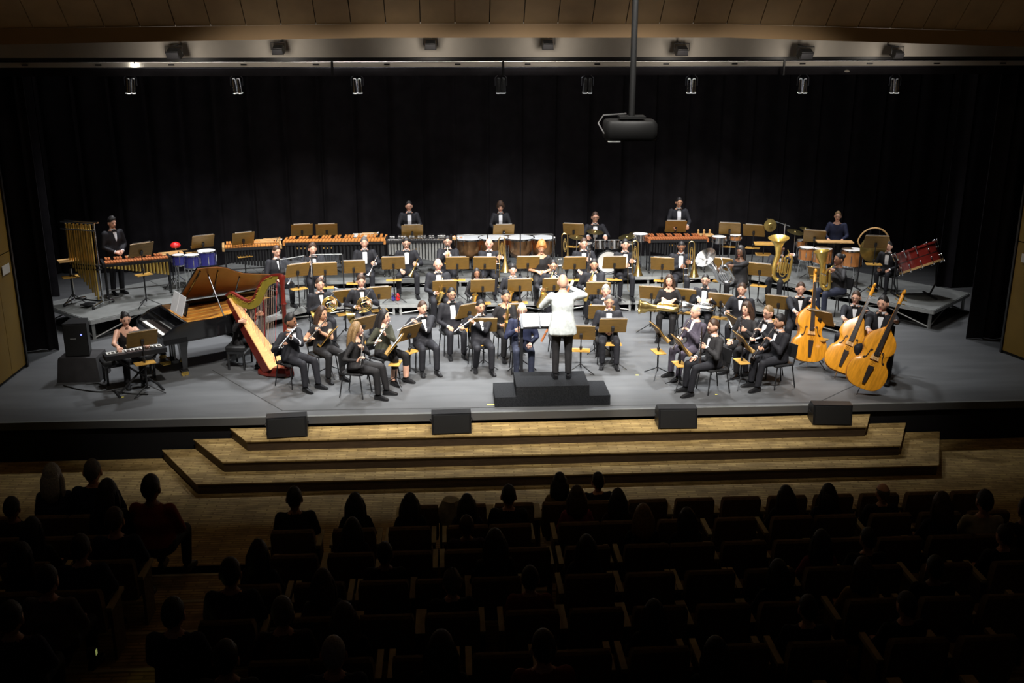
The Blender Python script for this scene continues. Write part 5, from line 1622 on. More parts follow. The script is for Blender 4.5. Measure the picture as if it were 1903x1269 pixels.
# ------------------------------------------------------------------ loudspeaker on draped plinth, cables
sx = V((-6.55, 17.68, 0))
bx = MB()
rg = []
for k, (z, e) in enumerate(((0.0, 0.05), (0.02, 0.05), (0.2, 0.03), (0.4, 0.008), (0.43, 0.0), (0.435, -0.02))):
    ring = []
    for i in range(40):
        a = 2 * math.pi * i / 40
        cx, cy = math.cos(a), math.sin(a)
        m_ = max(abs(cx), abs(cy))
        f = 1 + (0.12 * e / 0.05 * math.sin(i * 2.4) if e > 0 else 0)
        ring.append(V((cx / m_ * (0.32 + e * f), cy / m_ * (0.26 + e * f), z)))
    rg.append(ring)
tag(bx.loft(rg).build('draped_plinth', M['drape'], None, True, sx), 'box covered in pleated black cloth under the loudspeaker', 'plinth')
sp_ = thing('loudspeaker', 'black loudspeaker with blue light on the draped box', 'loudspeaker', sx + V((-0.02, 0, 0.436)), R_(6))
MB().prism([(-0.2, -0.19), (0.2, -0.19), (0.15, 0.19), (-0.15, 0.19)], 0, 0.6).build('cabinet', M['blackpaint'], sp_, False)
MB().box((0, -0.196, 0.3), (0.37, 0.012, 0.56)).build('grille', M['grille'], sp_, False)
MB().box((0.1, -0.204, 0.4), (0.025, 0.006, 0.025)).build('power_light', M['bluedot'], sp_, False)
MB().box((-0.04, -0.204, 0.33), (0.1, 0.006, 0.02)).build('badge', M['alu'], sp_, False)
for i, (pts, t) in enumerate(((((118, 716), (150, 724), (190, 728), (225, 722), (245, 716)), 'running from the draped box to the keyboard'), (((160, 714), (185, 713), (205, 725), (240, 731), (275, 733)), 'curling in front of the keyboard stand'))):
    tag(MB().tube(spline([az(u, v, 0.012) for u, v in pts], 5), 0.01, 6).build('floor_cable', M['cable']), 'thin black cable ' + t, 'cable')

# ------------------------------------------------------------------ percussion
def mallet_inst(label, cat, A, Bq, bars, barm, resm, lev, deep, name, n_res=None, rl=(0.25, 0.5), endm='wood'):
    A, Bq = V(A), V(Bq)
    d = Bq - A
    L = V((d.x, d.y, 0)).length
    rz = math.atan2(d.y, d.x)
    h = max(0.66, (A.z + Bq.z) / 2 - lev)
    c = (A + Bq) / 2
    t = thing(name, label, cat, (c.x, c.y, lev), rz)
    w = L / bars
    me = MB().box((0, 0, 0), (w * 0.86, 1, 0.022)).mesh('bar', M[barm], False)
    for i in range(bars):
        f = i / (bars - 1)
        ln = deep[0] + (deep[1] - deep[0]) * f
        o = link('bar', me, t, (-L / 2 + w * (i + 0.5), 0.06 + ln * 0.3, h))
        o.scale = (1, ln * 0.62, 1)
        if i % 7 not in (2, 6) and i < bars - 1:
            o = link('bar', me, t, (-L / 2 + w * (i + 1), 0.06 + ln * 0.85, h + 0.03))
            o.scale = (0.9, ln * 0.5, 1)
    fr = MB()
    for y0, y1 in ((0.02, 0.02), (0.06 + deep[0] * 1.1, 0.06 + deep[1] * 1.1)):
        fr.hexa([V((-L / 2, y0 - 0.012, h - 0.07)), V((L / 2, y1 - 0.012, h - 0.07)), V((L / 2, y1 + 0.012, h - 0.07)), V((-L / 2, y0 + 0.012, h - 0.07)),
                 V((-L / 2, y0 - 0.012, h - 0.015)), V((L / 2, y1 - 0.012, h - 0.015)), V((L / 2, y1 + 0.012, h - 0.015)), V((-L / 2, y0 + 0.012, h - 0.015))])
    fr.build('rail', M['metal'], t, False)
    for s, dp in ((-1, deep[0]), (1, deep[1])):
        MB().box((s * (L / 2 + 0.03), 0.05 + dp * 0.55, h - 0.03), (0.05, dp * 1.25, 0.09)).build('end_board', M[endm], t, False)
        for y in (0.08, dp * 0.95):
            MB().rod((s * L / 2, y, h - 0.06), (s * L / 2, y, 0.06), 0.016, 6).build('leg', M['metal'], t)
            MB().lathe([(0.03, -0.012), (0.03, 0.012)], 10, (s * L / 2, y, 0.03), (1, 0, 0)).build('caster', M['metal'], t)
    MB().rod((-L / 2, 0.3, 0.2), (L / 2, 0.3, 0.2), 0.014, 6).build('cross_bar', M['metal'], t)
    if n_res:
        for i in range(n_res):
            f = i / (n_res - 1)
            ln = rl[0] + (rl[1] - rl[0]) * (abs(f - 0.55) * 1.4 if rl[2] else (1 - f)) if len(rl) > 2 else rl[0] + (rl[1] - rl[0]) * f
            x = -L / 2 + L * (i + 0.5) / n_res
            MB().rod((x, 0.1, h - 0.05), (x, 0.1, max(0.1, h - 0.05 - ln)), L / n_res * 0.4, 8).build('resonator', M[resm], t)
    return t, rz, h
xa, xb = ay(196, 493, 21.25), ay(314, 478, 21.75)
mallet_inst('xylophone with brown bars and gold resonators beside the tubular bells', 'xylophone', xa, xb, 22, 'rose', 'gold', L2, (0.42, 0.34), 'xylophone', 18, (0.05, 0.32), 'metal')
mallet_inst('small marimba with light wooden end behind the raised piano lid', 'marimba', ay(418, 466, 23.1), ay(519, 452, 23.35), 20, 'padouk', 'metal', L2, (0.5, 0.42), 'marimba', 18, (0.3, 0.5))
mallet_inst('long marimba with orange bars behind the trumpets', 'marimba', ay(530, 458, 23.2), ay(712, 441, 23.2), 30, 'padouk', 'metal', L2, (0.42, 0.6), 'marimba', 26, (0.3, 0.62), 'padouk')
mallet_inst('vibraphone with silver bars and resonators behind the trumpeter with glasses', 'vibraphone', ay(720, 448, 23.2), ay(836, 443, 23.2), 22, 'silver', 'alu', L2, (0.34, 0.42), 'vibraphone', 20, (0.3, 0.52), 'metal')
mallet_inst('marimba with dark red bars behind the bald trombonist', 'marimba', ay(1210, 446, 23.2), ay(1314, 444, 23.2), 22, 'rose', 'metal', L2, (0.46, 0.4), 'marimba', 20, (0.25, 0.5), 'rose')
def mallets(n, c, rz, what, spread=0.3):
    for i in range(n):
        m = MB().rod((0, 0, 0), (0.36, 0, 0), 0.006, 6)
        o = m.build('mallet', M['wood'])
        MB().lathe([(0.006, 0), (0.016, 0.008), (0.016, 0.026), (0.006, 0.034)], 8, (0.36, 0, 0), (1, 0, 0)).build('mallet_head', random.choice((M['paper'], M['padouk'], M['metal'])), o)
        o.matrix_world = TRZ(V(c) + V((random.uniform(-0.22, 0.0), -spread / 2 + spread * i / max(1, n - 1), 0.012)), rz + random.uniform(-0.25, 0.25))
        tag(o, 'percussion mallet, %s nearest the audience, on the %s' % (('first', 'second', 'third', 'fourth', 'fifth', 'sixth', 'seventh')[i], what), 'mallet', 'percussion mallets')
def trap(label, u, v, Y, lev, w, d, rz=0.0, nm=0, low=None, wood='wood'):
    p = ay(u, v, Y)
    h = max(0.5, p.z - lev)
    t = thing('trap_table', label, 'table', (p.x, p.y, lev), rz)
    MB().box((0, 0, h - 0.01), (w, d, 0.02)).build('table_top', M[wood], t, False)
    if low:
        MB().box((0.0, 0, h - low), (w * 0.8, d * 0.8, 0.018)).build('lower_shelf', M['shelf'], t, False)
    MB().rod((0, 0, 0.15), (0, 0, h - 0.02), 0.014, 8).build('post', M['metal'], t)
    for k in range(3):
        a = R_(90 + 120 * k)
        MB().rod((0, 0, 0.22), (0.26 * math.cos(a), 0.26 * math.sin(a), 0.01), 0.01, 6).build('leg', M['metal'], t)
    if nm:
        mallets(nm, (p.x, p.y, lev + h), rz, label, d * 0.75)
    return p, h
trap('mallet tray between the two marimbas', 496, 447, 23.75, L2, 0.55, 0.4, 0.1, 7)
trap('mallet tray above the long marimba', 676, 436, 23.95, L2, 0.5, 0.38, 0.1, 6, wood='ivory')
trap('mallet tray beside the vibraphone', 829, 442, 23.75, L2, 0.45, 0.35, 0, 5)
p, h = trap('tray with three wooden pegs behind the red-barred marimba', 1308, 436, 23.9, L2, 0.48, 0.32)
for i, x in enumerate((-0.14, 0.0, 0.14)):
    tag(MB().lathe([(0.022, 0.0), (0.03, 0.04), (0.024, 0.08), (0.03, 0.1), (0.012, 0.13)], 10).build('wooden_peg', M['wood'], None, True, (p.x + x, p.y, L2 + h)), ('left', 'middle', 'right')[i] + ' wooden peg standing on the tray behind the red-barred marimba', 'peg', 'wooden pegs')
trap('two-level wooden table beside the small gong', 1420, 452, 23.0, L2, 0.45, 0.35, -0.2, 2, 0.26, 'shelf')
trap('wooden tray left of the blue toms', 318, 470, 22.6, L2, 0.5, 0.34, 0.4, 2)
trap('wooden tray over the blue toms', 368, 470, 22.9, L2, 0.5, 0.34, 0.35, 3)
trap('two-level wooden table left of the tubular bells', 127, 483, 21.25, L2, 0.4, 0.3, 0.5, 0, 0.36)
trap('long tan bell tray in front of the percussionist in dark shirt', 1551, 448, 22.15, L2, 0.8, 0.28, -0.15)
# standing music desks of the percussion
for (u, v, Y, rot, who) in ((262, 464, 20.98, 40, 'percussionist at the xylophone'),):
    stand(u, v, L2, rot, 1.1, who, Y=Y)
for (u, v, Y, rot, lab) in ((377, 449, 23.0, 30, 'wooden music stand behind the blue toms'), (452, 443, 23.3, 26, 'wooden music stand behind the small marimba'), (561, 427, 24.0, 14, 'left wooden music stand behind the long marimba'), (607, 427, 24.0, 8, 'right wooden music stand behind the long marimba'),
                            (766, 429, 23.7, 4, 'wooden music stand behind the vibraphone'), (936, 428, 24.0, 2, 'wooden music stand behind the timpani'), (1066, 426, 23.9, -14, 'bright tilted wooden music stand left of the drum kit'), (1256, 421, 23.75, -6, 'wooden music stand behind the red-barred marimba'),
                            (1356, 425, 23.6, -16, 'wooden music stand above the silver tuba'), (1401, 428, 23.5, -24, 'wooden music stand left of the small gong'), (1514, 439, 22.6, -22, 'wooden music stand left of the percussionist in dark shirt'), (1628, 450, 21.2, -12, 'wooden music stand in front of the large gong')):
    stand(u, v, L2, rot, 1.1, '', Y=Y, label=lab)
# tubular bells
tb_c = az(166, 566, L2)
tb = thing('tubular_bells', 'tall frame of golden tubular bells at the far left of the risers', 'tubular bells', tb_c, R_(-22))
for x in (-0.36, 0.36):
    MB().rod((x, 0, 0.05), (x, 0, 1.72), 0.02, 8).build('upright', M['chrome'], tb)
    MB().tube([(x, -0.3, 0.06), (x, 0, 0.1), (x, 0.3, 0.06)], 0.02, 8).build('foot', M['chrome'], tb)
    for y in (-0.3, 0.3):
        MB().lathe([(0.035, -0.012), (0.035, 0.012)], 10, (x, y, 0.036), (1, 0, 0)).build('caster', M['metal'], tb)
for z, y in ((1.74, -0.05), (1.74, 0.06), (1.6, -0.07)):
    MB().rod((-0.42, y, z), (0.42, y, z), 0.017, 8).build('top_rail', M['chrome'], tb)
for z in (0.78, 0.86):
    MB().box((0, 0, z), (0.76, 0.12, 0.03)).build('damper_rail', M['metal'], tb, False)
MB().rod((-0.36, 0, 0.1), (0.36, 0, 0.1), 0.018, 8).build('cross_bar', M['chrome'], tb)
MB().box((0.1, -0.15, 0.06), (0.2, 0.25, 0.02)).build('pedal', M['metal'], tb, False)
for row, (n, y, z1) in enumerate(((11, -0.05, 1.7), (7, 0.06, 1.72))):
    for i in range(n):
        f = i / (n - 1)
        x = -0.3 + 0.6 * f
        ln = 0.85 + 0.7 * f
        MB().rod((x, y, z1 - ln), (x, y, z1), 0.019, 8).build('bell_tube', M['gold'], tb)
# drums
def lugs(t, R, z0, z1, n=8, m='chrome', c=(0, 0, 0)):
    for k in range(n):
        a = 2 * math.pi * (k + 0.5) / n
        x, y = c[0] + math.cos(a) * (R + 0.012), c[1] + math.sin(a) * (R + 0.012)
        MB().box((x, y, (z0 + z1) / 2), (0.018, 0.018, (z1 - z0) * 0.5), (0, 0, a)).rod((x, y, z0), (x, y, z1), 0.004, 5).build('lug', M[m], t, False)
def drum(t, R, h, z, shell, c=(0, 0), n=8, tilt=None):
    c = V((c[0], c[1], z))
    MB().lathe([(R, 0.0), (R, h)], 24, c).build('shell', M[shell], t)
    MB().lathe([(R * 0.99, h), (R * 0.99, h + 0.008)], 24, c).build('drum_head', M['drumhead'], t)
    for zz in (0.0, h - 0.006):
        MB().lathe([(R + 0.004, zz - 0.012), (R + 0.014, zz - 0.012), (R + 0.014, zz + 0.018), (R + 0.004, zz + 0.018)], 24, c, cap=False).build('hoop', M['chrome'], t)
    lugs(t, R, z + 0.02, z + h - 0.02, n, 'chrome', c)
def tom(label, u, v, Y, lev, R, h, shell, cat='drum', name='concert_tom'):
    p = ay(u, v, Y)                       # centre of the top head
    t = thing(name, label, cat, (p.x, p.y, lev))
    z = max(0.5, p.z - lev) - h
    drum(t, R, h, z, shell)
    for k in range(3):
        a = R_(30 + 120 * k)
        MB().rod((R * 0.8 * math.cos(a), R * 0.8 * math.sin(a), z), (R * 1.05 * math.cos(a), R * 1.05 * math.sin(a), 0.0), 0.012, 6).build('leg', M['chrome'], t)
    return t
tom('large blue tom drum on the left percussion riser', 383, 466, 22.75, L2, 0.2, 0.36, 'bluedrum')
tom('middle blue tom drum below the wooden tray', 356, 474, 22.45, L2, 0.16, 0.28, 'bluedrum')
tom('small blue tom drum next to the xylophone', 331, 474, 22.3, L2, 0.13, 0.22, 'bluedrum')
tom('rightmost orange tom drum beside the large gong', 1584, 464, 22.0, L2, 0.23, 0.36, 'tandrum')
tom('middle orange tom drum behind the tuba player', 1530, 462, 22.1, L2, 0.2, 0.32, 'tandrum')
tom('left orange tom drum behind the large golden tuba', 1500, 460, 22.5, L2, 0.17, 0.28, 'tandrum')
tom('small tan bongo drum above the golden tuba', 1490, 446, 23.3, L2, 0.11, 0.16, 'tandrum', 'drum', 'bongo_drum')
tom('small tan bongo drum between two music stands', 1367, 437, 23.5, L2, 0.13, 0.12, 'tandrum', 'drum', 'bongo_drum')
tom('chrome snare drum at the left end of the red-barred marimba', 1190, 435, 23.55, L2, 0.18, 0.14, 'chrome', 'snare drum', 'snare_drum')
tom('chrome snare drum behind the silver tuba', 1336, 440, 23.5, L2, 0.17, 0.13, 'chrome', 'snare drum', 'snare_drum')
p = ay(326, 456, 22.9)
t = thing('temple_block', 'red dome-shaped block on a chrome stand by the blue toms', 'percussion block', (p.x, p.y, L2))
hz = p.z - L2
MB().lathe([(0.02, -0.05), (0.1, -0.04), (0.115, 0.0), (0.09, 0.05), (0.04, 0.075)], 16, (0, 0, hz)).build('block', M['red'], t)
MB().rod((0, 0, 0.1), (0, 0, hz - 0.04), 0.012, 6).build('post', M['chrome'], t)
for k in range(3):
    a = R_(120 * k)
    MB().rod((0, 0, 0.2), (0.2 * math.cos(a), 0.2 * math.sin(a), 0.01), 0.01, 6).build('leg', M['chrome'], t)
# timpani behind the acrylic screen
TN = ['leftmost', 'second', 'third', 'rightmost']
for i, (u, R) in enumerate(((873, 0.37), (917, 0.34), (966, 0.33), (1008, 0.31))):
    p = ay(u, 441, 23.72 + 0.12 * (i in (0, 3)))
    t = thing('timpani_drum', TN[i] + ' copper timpani drum behind the acrylic screen', 'timpani', (p.x, p.y, L2))
    z = p.z - L2
    MB().lathe([(0.08, z - 0.5), (R * 0.6, z - 0.45), (R * 0.9, z - 0.3), (R * 0.99, z - 0.12), (R, z - 0.01)], 24).build('copper_bowl', M['copper'], t)
    MB().lathe([(R * 0.985, z - 0.008), (R * 0.985, z)], 24).build('drum_head', M['drumhead'], t)
    MB().lathe([(R + 0.005, z - 0.03), (R + 0.025, z - 0.03), (R + 0.025, z + 0.006), (R + 0.005, z + 0.006)], 24, cap=False).build('hoop', M['chrome'], t)
    lugs(t, R + 0.015, z - 0.16, z - 0.01, 8)
    MB().lathe([(0.1, 0.06), (0.06, 0.12), (0.06, max(0.13, z - 0.5))], 10).build('pedestal', M['metal'], t)
    for k in range(3):
        a = R_(90 + 120 * k)
        MB().rod((0, 0, 0.1), (0.34 * math.cos(a), 0.34 * math.sin(a), 0.02), 0.02, 6).build('foot', M['metal'], t)
        MB().rod((0.34 * math.cos(a), 0.34 * math.sin(a), 0.02), (R * 0.98 * math.cos(a), R * 0.98 * math.sin(a), z - 0.14), 0.013, 6).build('strut', M['chrome'], t)
# drum kit
dk = ay(1128, 470, 23.45)
kit = thing('drum_kit', 'drum kit with chrome toms and cymbals in front of the drummer', 'drum kit', (dk.x, dk.y, L2), 0)
MB().lathe([(0.26, -0.2), (0.26, 0.2)], 24, (0, 0, 0.29), (0, 1, 0)).build('bass_drum', M['metal'], kit)
MB().lathe([(0.25, 0), (0.25, 0.01)], 24, (0, -0.2, 0.29), (0, -1, 0)).build('bass_drum_head', M['drumhead'], kit)
MB().lathe([(0.262, -0.012), (0.28, -0.012), (0.28, 0.03), (0.262, 0.03)], 24, (0, -0.2, 0.29), (0, -1, 0), cap=False).build('bass_drum_hoop', M['chrome'], kit)
for x, z, R in ((-0.17, 0.66, 0.14), (0.16, 0.66, 0.15)):
    m = Matrix.Translation((x, 0.0, z)) @ Matrix.Rotation(R_(-14), 4, 'X')
    ax3 = (m.to_3x3() @ V((0, 0, 1)))
    sh = MB().lathe([(R, -0.1), (R, 0.1)], 20, m.translation, ax3).build('tom_shell', M['chrome'], kit)
    MB().lathe([(R * 1.02, 0.1), (R * 1.02, 0.108)], 20, m.translation, ax3).build('tom_head', M['drumhead'], sh)
    MB().rod((x * 0.3, 0, 0.5), (x, 0, z - 0.05), 0.012, 6).build('tom_arm', M['chrome'], kit)
    for k in range(6):
        a = 2 * math.pi * k / 6
        MB().box(m @ V((math.cos(a) * (R + 0.008), math.sin(a) * (R + 0.008), 0)), (0.02, 0.02, 0.1)).build('lug', M['chrome'], sh, False)
for x, y, R, hh, zz in ((0.5, 0.25, 0.2, 0.34, 0.3), (-0.48, 0.3, 0.17, 0.14, 0.5)):
    MB().lathe([(R, zz), (R, zz + hh)], 20, (x, y, 0)).build('floor_drum', M['metal' if R > 0.18 else 'chrome'], kit)
    MB().lathe([(R, zz + hh), (R, zz + hh + 0.01)], 20, (x, y, 0)).build('floor_drum_head', M['drumhead'], kit)
    for k in range(3):
        a = R_(120 * k)
        MB().rod((x + R * math.cos(a), y + R * math.sin(a), zz + 0.1), (x + R * 1.1 * math.cos(a), y + R * 1.1 * math.sin(a), 0), 0.01, 6).build('leg', M['chrome'], kit)
for (u, v, dy, R, tl) in ((1106, 431, 0.1, 0.2, 4), (1072, 441, 0.0, 0.19, 6), (1165, 440, 0.1, 0.2, -10), (1181, 434, 0.35, 0.16, -6)):
    p = ay(u, v, dk.y + dy) - V((dk.x, dk.y, L2))
    ax3 = Matrix.Rotation(R_(tl), 3, 'Y') @ V((0, -0.12, 1))
    MB().lathe([(R, -0.004), (R * 0.5, 0.008), (0.04, 0.014), (0.03, 0.03), (0.008, 0.036)], 24, p, ax3).build('cymbal', M['cymbal'], kit)
    st_ = MB().rod((p.x, p.y + 0.04, 0.1), (p.x, p.y, p.z), 0.01, 6).build('cymbal_stand', M['chrome'], kit)
    for k in range(3):
        a = R_(120 * k + 30)
        MB().rod((p.x, p.y + 0.04, 0.25), (p.x + 0.2 * math.cos(a), p.y + 0.04 + 0.2 * math.sin(a), 0.01), 0.008, 6).build('stand_leg', M['chrome'], st_)
dj = [s for s in PLAY if s['who'] == 'drummer with glasses'][0]['J']
make('stool', 'round black drum stool under the drummer', 'stool', dj.mtx, h=0.46)
# cymbals near the right
for (u, v, Y, R, lab) in ((1478, 431, 23.4, 0.2, 'bronze cymbal on a stand right of the small gong'), (1497, 425, 23.7, 0.14, 'small flat cymbal above the wooden music stand')):
    p = ay(u, v, Y)
    t = thing('cymbal_on_stand', lab, 'cymbal', (p.x, p.y, L2))
    z = p.z - L2
    MB().lathe([(R, -0.004), (R * 0.5, 0.008), (0.04, 0.014), (0.03, 0.03), (0.008, 0.036)], 24, (0, 0, z), (0.15, -0.2, 1)).build('cymbal', M['cymbal'], t)
    MB().rod((0, 0, 0.15), (0, 0, z), 0.01, 6).build('post', M['chrome'], t)
    for k in range(3):
        a = R_(120 * k + 30)
        MB().rod((0, 0, 0.3), (0.25 * math.cos(a), 0.25 * math.sin(a), 0.01), 0.009, 6).build('leg', M['chrome'], t)
# gongs
p = ay(1430, 418, 23.3)
g = thing('small_gong', 'small bronze gong hanging from a chrome boom stand', 'gong', (p.x + 0.37, p.y, L2))
z = p.z - L2
MB().rod((0, 0, 0.1), (0, 0, z + 0.03), 0.014, 6).build('post', M['chrome'], g)
MB().rod((0.12, 0, z - 0.03), (-0.45, 0, z + 0.16), 0.012, 6).build('boom', M['chrome'], g)
for k in range(3):
    a = R_(120 * k + 30)
    MB().rod((0, 0, 0.35), (0.28 * math.cos(a), 0.28 * math.sin(a), 0.01), 0.01, 6).build('leg', M['chrome'], g)
MB().lathe([(0.12, 0.03), (0.145, 0.02), (0.15, 0.0), (0.148, -0.02), (0.06, -0.028), (0.045, -0.045), (0.01, -0.048)], 24, (-0.37, -0.05, z), (0, 1, -0.05)).build('gong_disc', M['gong'], g)
for s in (-1, 1):
    MB().rod((-0.37 + s * 0.06, -0.04, z + 0.12), (-0.37 + s * 0.06, 0, z + 0.15), 0.004, 5).build('cord', M['metal'], g)
p = ay(1622, 462, 21.55)
g = thing('large_gong', 'large bronze gong in a hoop stand left of the red bass drum', 'gong', (p.x, p.y, L2))
z = p.z - L2
MB().tube([V((-0.26, 0, z))] + arc((0, 0, z + 0.1), 0.36, 170, 10, 12) + [V((0.26, 0, z))], 0.017, 8).build('hoop', M['wood'], g)
MB().lathe([(0.25, 0.04), (0.29, 0.03), (0.3, 0.0), (0.295, -0.02), (0.12, -0.03), (0.09, -0.05), (0.01, -0.055)], 28, (0, -0.02, z), (0, 1, 0)).build('gong_disc', M['gong'], g)
for s in (-1, 1):
    MB().rod((s * 0.26, 0, z), (s * 0.28, 0, 0.02), 0.016, 8).build('upright', M['metal'], g)
    MB().rod((s * 0.28, -0.22, 0.02), (s * 0.28, 0.22, 0.02), 0.016, 8).build('foot', M['metal'], g)
    MB().rod((s * 0.1, 0, z + 0.44), (s * 0.12, -0.02, z + 0.26), 0.004, 5).build('cord', M['metal'], g)
# bass drum on a tilting stand
p = ay(1706, 479, 20.75)
bd = thing('bass_drum', 'dark red bass drum with chrome lugs tilted on its stand', 'bass drum', (p.x, p.y, L2))
z = p.z - L2
ax3 = V((-0.3, 0.36, 0.9)).normalized()
ux, uy, _ = frame(ax3)
cz = V((0, 0, z))
MB().lathe([(0.43, -0.2), (0.432, 0.2)], 36, cz, ax3).build('shell', M['reddrum'], bd)
for s in (-1, 1):
    MB().lathe([(0.42, 0), (0.42, 0.012)], 36, cz + ax3 * (0.2 * s), ax3 * s).build('drum_head', M['drumhead'], bd)
    MB().lathe([(0.434, -0.02), (0.455, -0.02), (0.455, 0.025), (0.434, 0.025)], 36, cz + ax3 * (0.2 * s), ax3, cap=False).build('hoop', M['reddrum' if s > 0 else 'wood'], bd)
    for k in range(12):
        a = 2 * math.pi * k / 12
        n = ux * math.cos(a) + uy * math.sin(a)
        MB().rod(cz + n * 0.465 + ax3 * (0.235 * s), cz + n * 0.46 + ax3 * (0.09 * s), 0.008, 6).ell(cz + n * 0.47 + ax3 * (0.235 * s), (0.022, 0.022, 0.022), 6, 5).ell(cz + n * 0.455 + ax3 * (0.09 * s), (0.018, 0.018, 0.022), 6, 5).build('lug', M['chrome'], bd)
MB().lathe([(0.4335, -0.008), (0.4345, 0.008)], 36, cz, ax3, cap=False).build('shell_line', M['ebony'], bd)
for s in (-1, 1):
    MB().tube([(s * 0.44, 0.05, z), (s * 0.46, 0.0, 0.3), (s * 0.36, 0.0, 0.06)], 0.02, 8).build('stand_arm', M['metal'], bd)
    MB().rod((s * 0.36, -0.32, 0.03), (s * 0.36, 0.32, 0.03), 0.022, 8).build('stand_foot', M['metal'], bd)
MB().rod((-0.36, 0, 0.06), (0.36, 0, 0.06), 0.02, 8).build('stand_bar', M['metal'], bd)

# ------------------------------------------------------------------ acrylic sound screens
def screen(label, pts, z0, z1, lev):
    c = V((sum(p[0] for p in pts) / len(pts), sum(p[1] for p in pts) / len(pts), lev))
    t = thing('acrylic_screen', label, 'screen', c)
    P = [V((p[0], p[1], 0)) - V((c.x, c.y, 0)) for p in pts]
    for a, b in zip(P[:-1], P[1:]):
        d = (b - a).normalized()
        n = V((-d.y, d.x, 0)) * 0.004
        a2, b2 = a + d * 0.015, b - d * 0.015
        q = [a2 - n, b2 - n, b2 + n, a2 + n]
        MB().hexa([x + V((0, 0, z0 - lev)) for x in q] + [x + V((0, 0, z1 - lev)) for x in q]).build('pane', M['glass'], t, False)
        MB().rod(a2 + V((0, 0, z1 - lev)), b2 + V((0, 0, z1 - lev)), 0.008, 5).build('top_edge', M['alu'], t)
    for p in P:
        MB().box(p + V((0, 0, (z1 - lev) / 2)), (0.026, 0.026, z1 - lev)).build('post', M['metal'], t, False)
        MB().box(p + V((0, 0, 0.015)), (0.06, 0.36, 0.03)).build('foot', M['metal'], t, False)
zt = ay(940, 436, 23.1).z
screen('clear acrylic screen with black posts in front of the timpani', [(ay(u, 436, 23.1).x, 23.1) for u in (848, 906, 967, 1028)], 0.55, zt, L2)
a, b = ay(519, 484, 20.98), ay(566, 474, 21.36)
screen('clear acrylic screen panel in front of the leftmost trumpeter', [(a.x, a.y), (b.x, b.y)], 0.6, (a.z + b.z) / 2, L1)
a, b = ay(579, 473, 21.3), ay(636, 468, 21.3)
screen('clear acrylic screen panel behind the golden horn', [(a.x, a.y), (b.x, b.y)], 0.6, a.z, 0.0)
# trombone on its stand next to the woman with ginger curls, red mute
p = ay(1037, 480, 22.35)
make('trombone', 'brass trombone on a stand beside the woman with ginger curls', 'trombone', axes((p.x, p.y, L1 + 0.76), (0.02, 0, -1), (0, -1, 0)), slide=0.5)
t = thing('trombone_stand', 'short black tripod stand under the unattended trombone', 'instrument stand', (p.x + 0.2, p.y, L1))
MB().rod((0, 0, 0.1), (0, 0, 0.42), 0.014, 6).build('post', M['metal'], t)
MB().lathe([(0.02, 0.42), (0.05, 0.5), (0.02, 0.52)], 10).build('bell_plug', M['metal'], t)
for k in range(3):
    a = R_(120 * k + 30)
    MB().rod((0, 0, 0.2), (0.22 * math.cos(a), 0.22 * math.sin(a), 0.01), 0.01, 6).build('leg', M['metal'], t)
for (u, v, Y, lab, ms) in ((963, 503, 22.1, 'red trombone mute standing beside the bald trombonist', 'red'), (739, 541, 21.75, 'red trumpet mute standing in front of the trumpeter with glasses', 'red'), (731, 545, 21.75, 'blue trumpet mute standing in front of the trumpeter with glasses', 'bluedrum')):
    p = ay(u, v, Y)
    k = 1.0 if 'trombone' in lab else 0.75
    tag(MB().lathe([(0.02 * k, 0), (0.05 * k, 0.01), (0.065 * k, 0.1 * k), (0.03 * k, 0.2 * k), (0.02 * k, 0.22 * k)], 14).build('instrument_mute', M[ms], None, True, (p.x, p.y, L1)), lab, 'mute')
# ------------------------------------------------------------------ auditorium seats and audience
ORDW = ['first', 'second', 'third', 'fourth', 'fifth', 'sixth', 'seventh', 'eighth', 'ninth', 'tenth', 'eleventh', 'twelfth', 'thirteenth', 'fourteenth', 'fifteenth', 'sixteenth', 'seventeenth', 'eighteenth', 'nineteenth', 'twentieth']
@B('seat', 'auditorium_seat')
def _seat(r):
    # occupant faces +Y, backrest at y = -0.24
    rr = [(-1, -1), (-0.9, -1.0), (0.9, -1.0), (1, -1), (1, 1), (0.9, 1), (-0.9, 1), (-1, 1)]
    MB().loft([[V((x * w, -0.19 - 0.16 * (z - 0.4) + y * t, z)) for x, y in rr] for z, w, t in ((0.36, 0.235, 0.04), (0.42, 0.25, 0.05), (0.8, 0.25, 0.05), (0.85, 0.24, 0.045), (0.87, 0.22, 0.02))]).build('backrest', M['upholst'], r)
    MB().loft([[V((x * 0.235 * k, 0.05 + y * 0.24 * k, z)) for x, y in ((-1, -0.9), (-0.9, -1), (0.9, -1), (1, -0.9), (1, 0.9), (0.9, 1), (-0.9, 1), (-1, 0.9))] for k, z in ((0.9, 0.32), (1, 0.35), (1, 0.42), (0.92, 0.45))]).build('cushion', M['upholst'], r)
    for s in (-1, 1):
        MB().box((s * 0.275, 0.02, 0.6), (0.055, 0.42, 0.04)).build('armrest', M['armwood'], r, False)
        MB().box((s * 0.275, 0.0, 0.29), (0.03, 0.3, 0.58)).build('side_panel', M['upholst'], r, False)
def seat_rows(block, xs_of_row):
    for k in range(8):
        for n, x in enumerate(xs_of_row(k)):
            m = TRZ((x, ROWY[k] + 0.27, ROWZ[k]))
            make('seat', 'brown auditorium seat, %s row from the stage, %s from the left, %s block' % (ORDW[k], ORDW[n], block), 'seat', m, 'auditorium seats')
SP = 0.605
def centre_row(k):
    x0 = -0.53 if k == 0 else -1.9
    half = (7.3, 6.9, 6.4, 6.0, 5.6, 5.1, 4.7, 4.2)[k]
    xs = []
    x = x0
    while x < half:
        xs.append(x)
        x += SP
    return xs
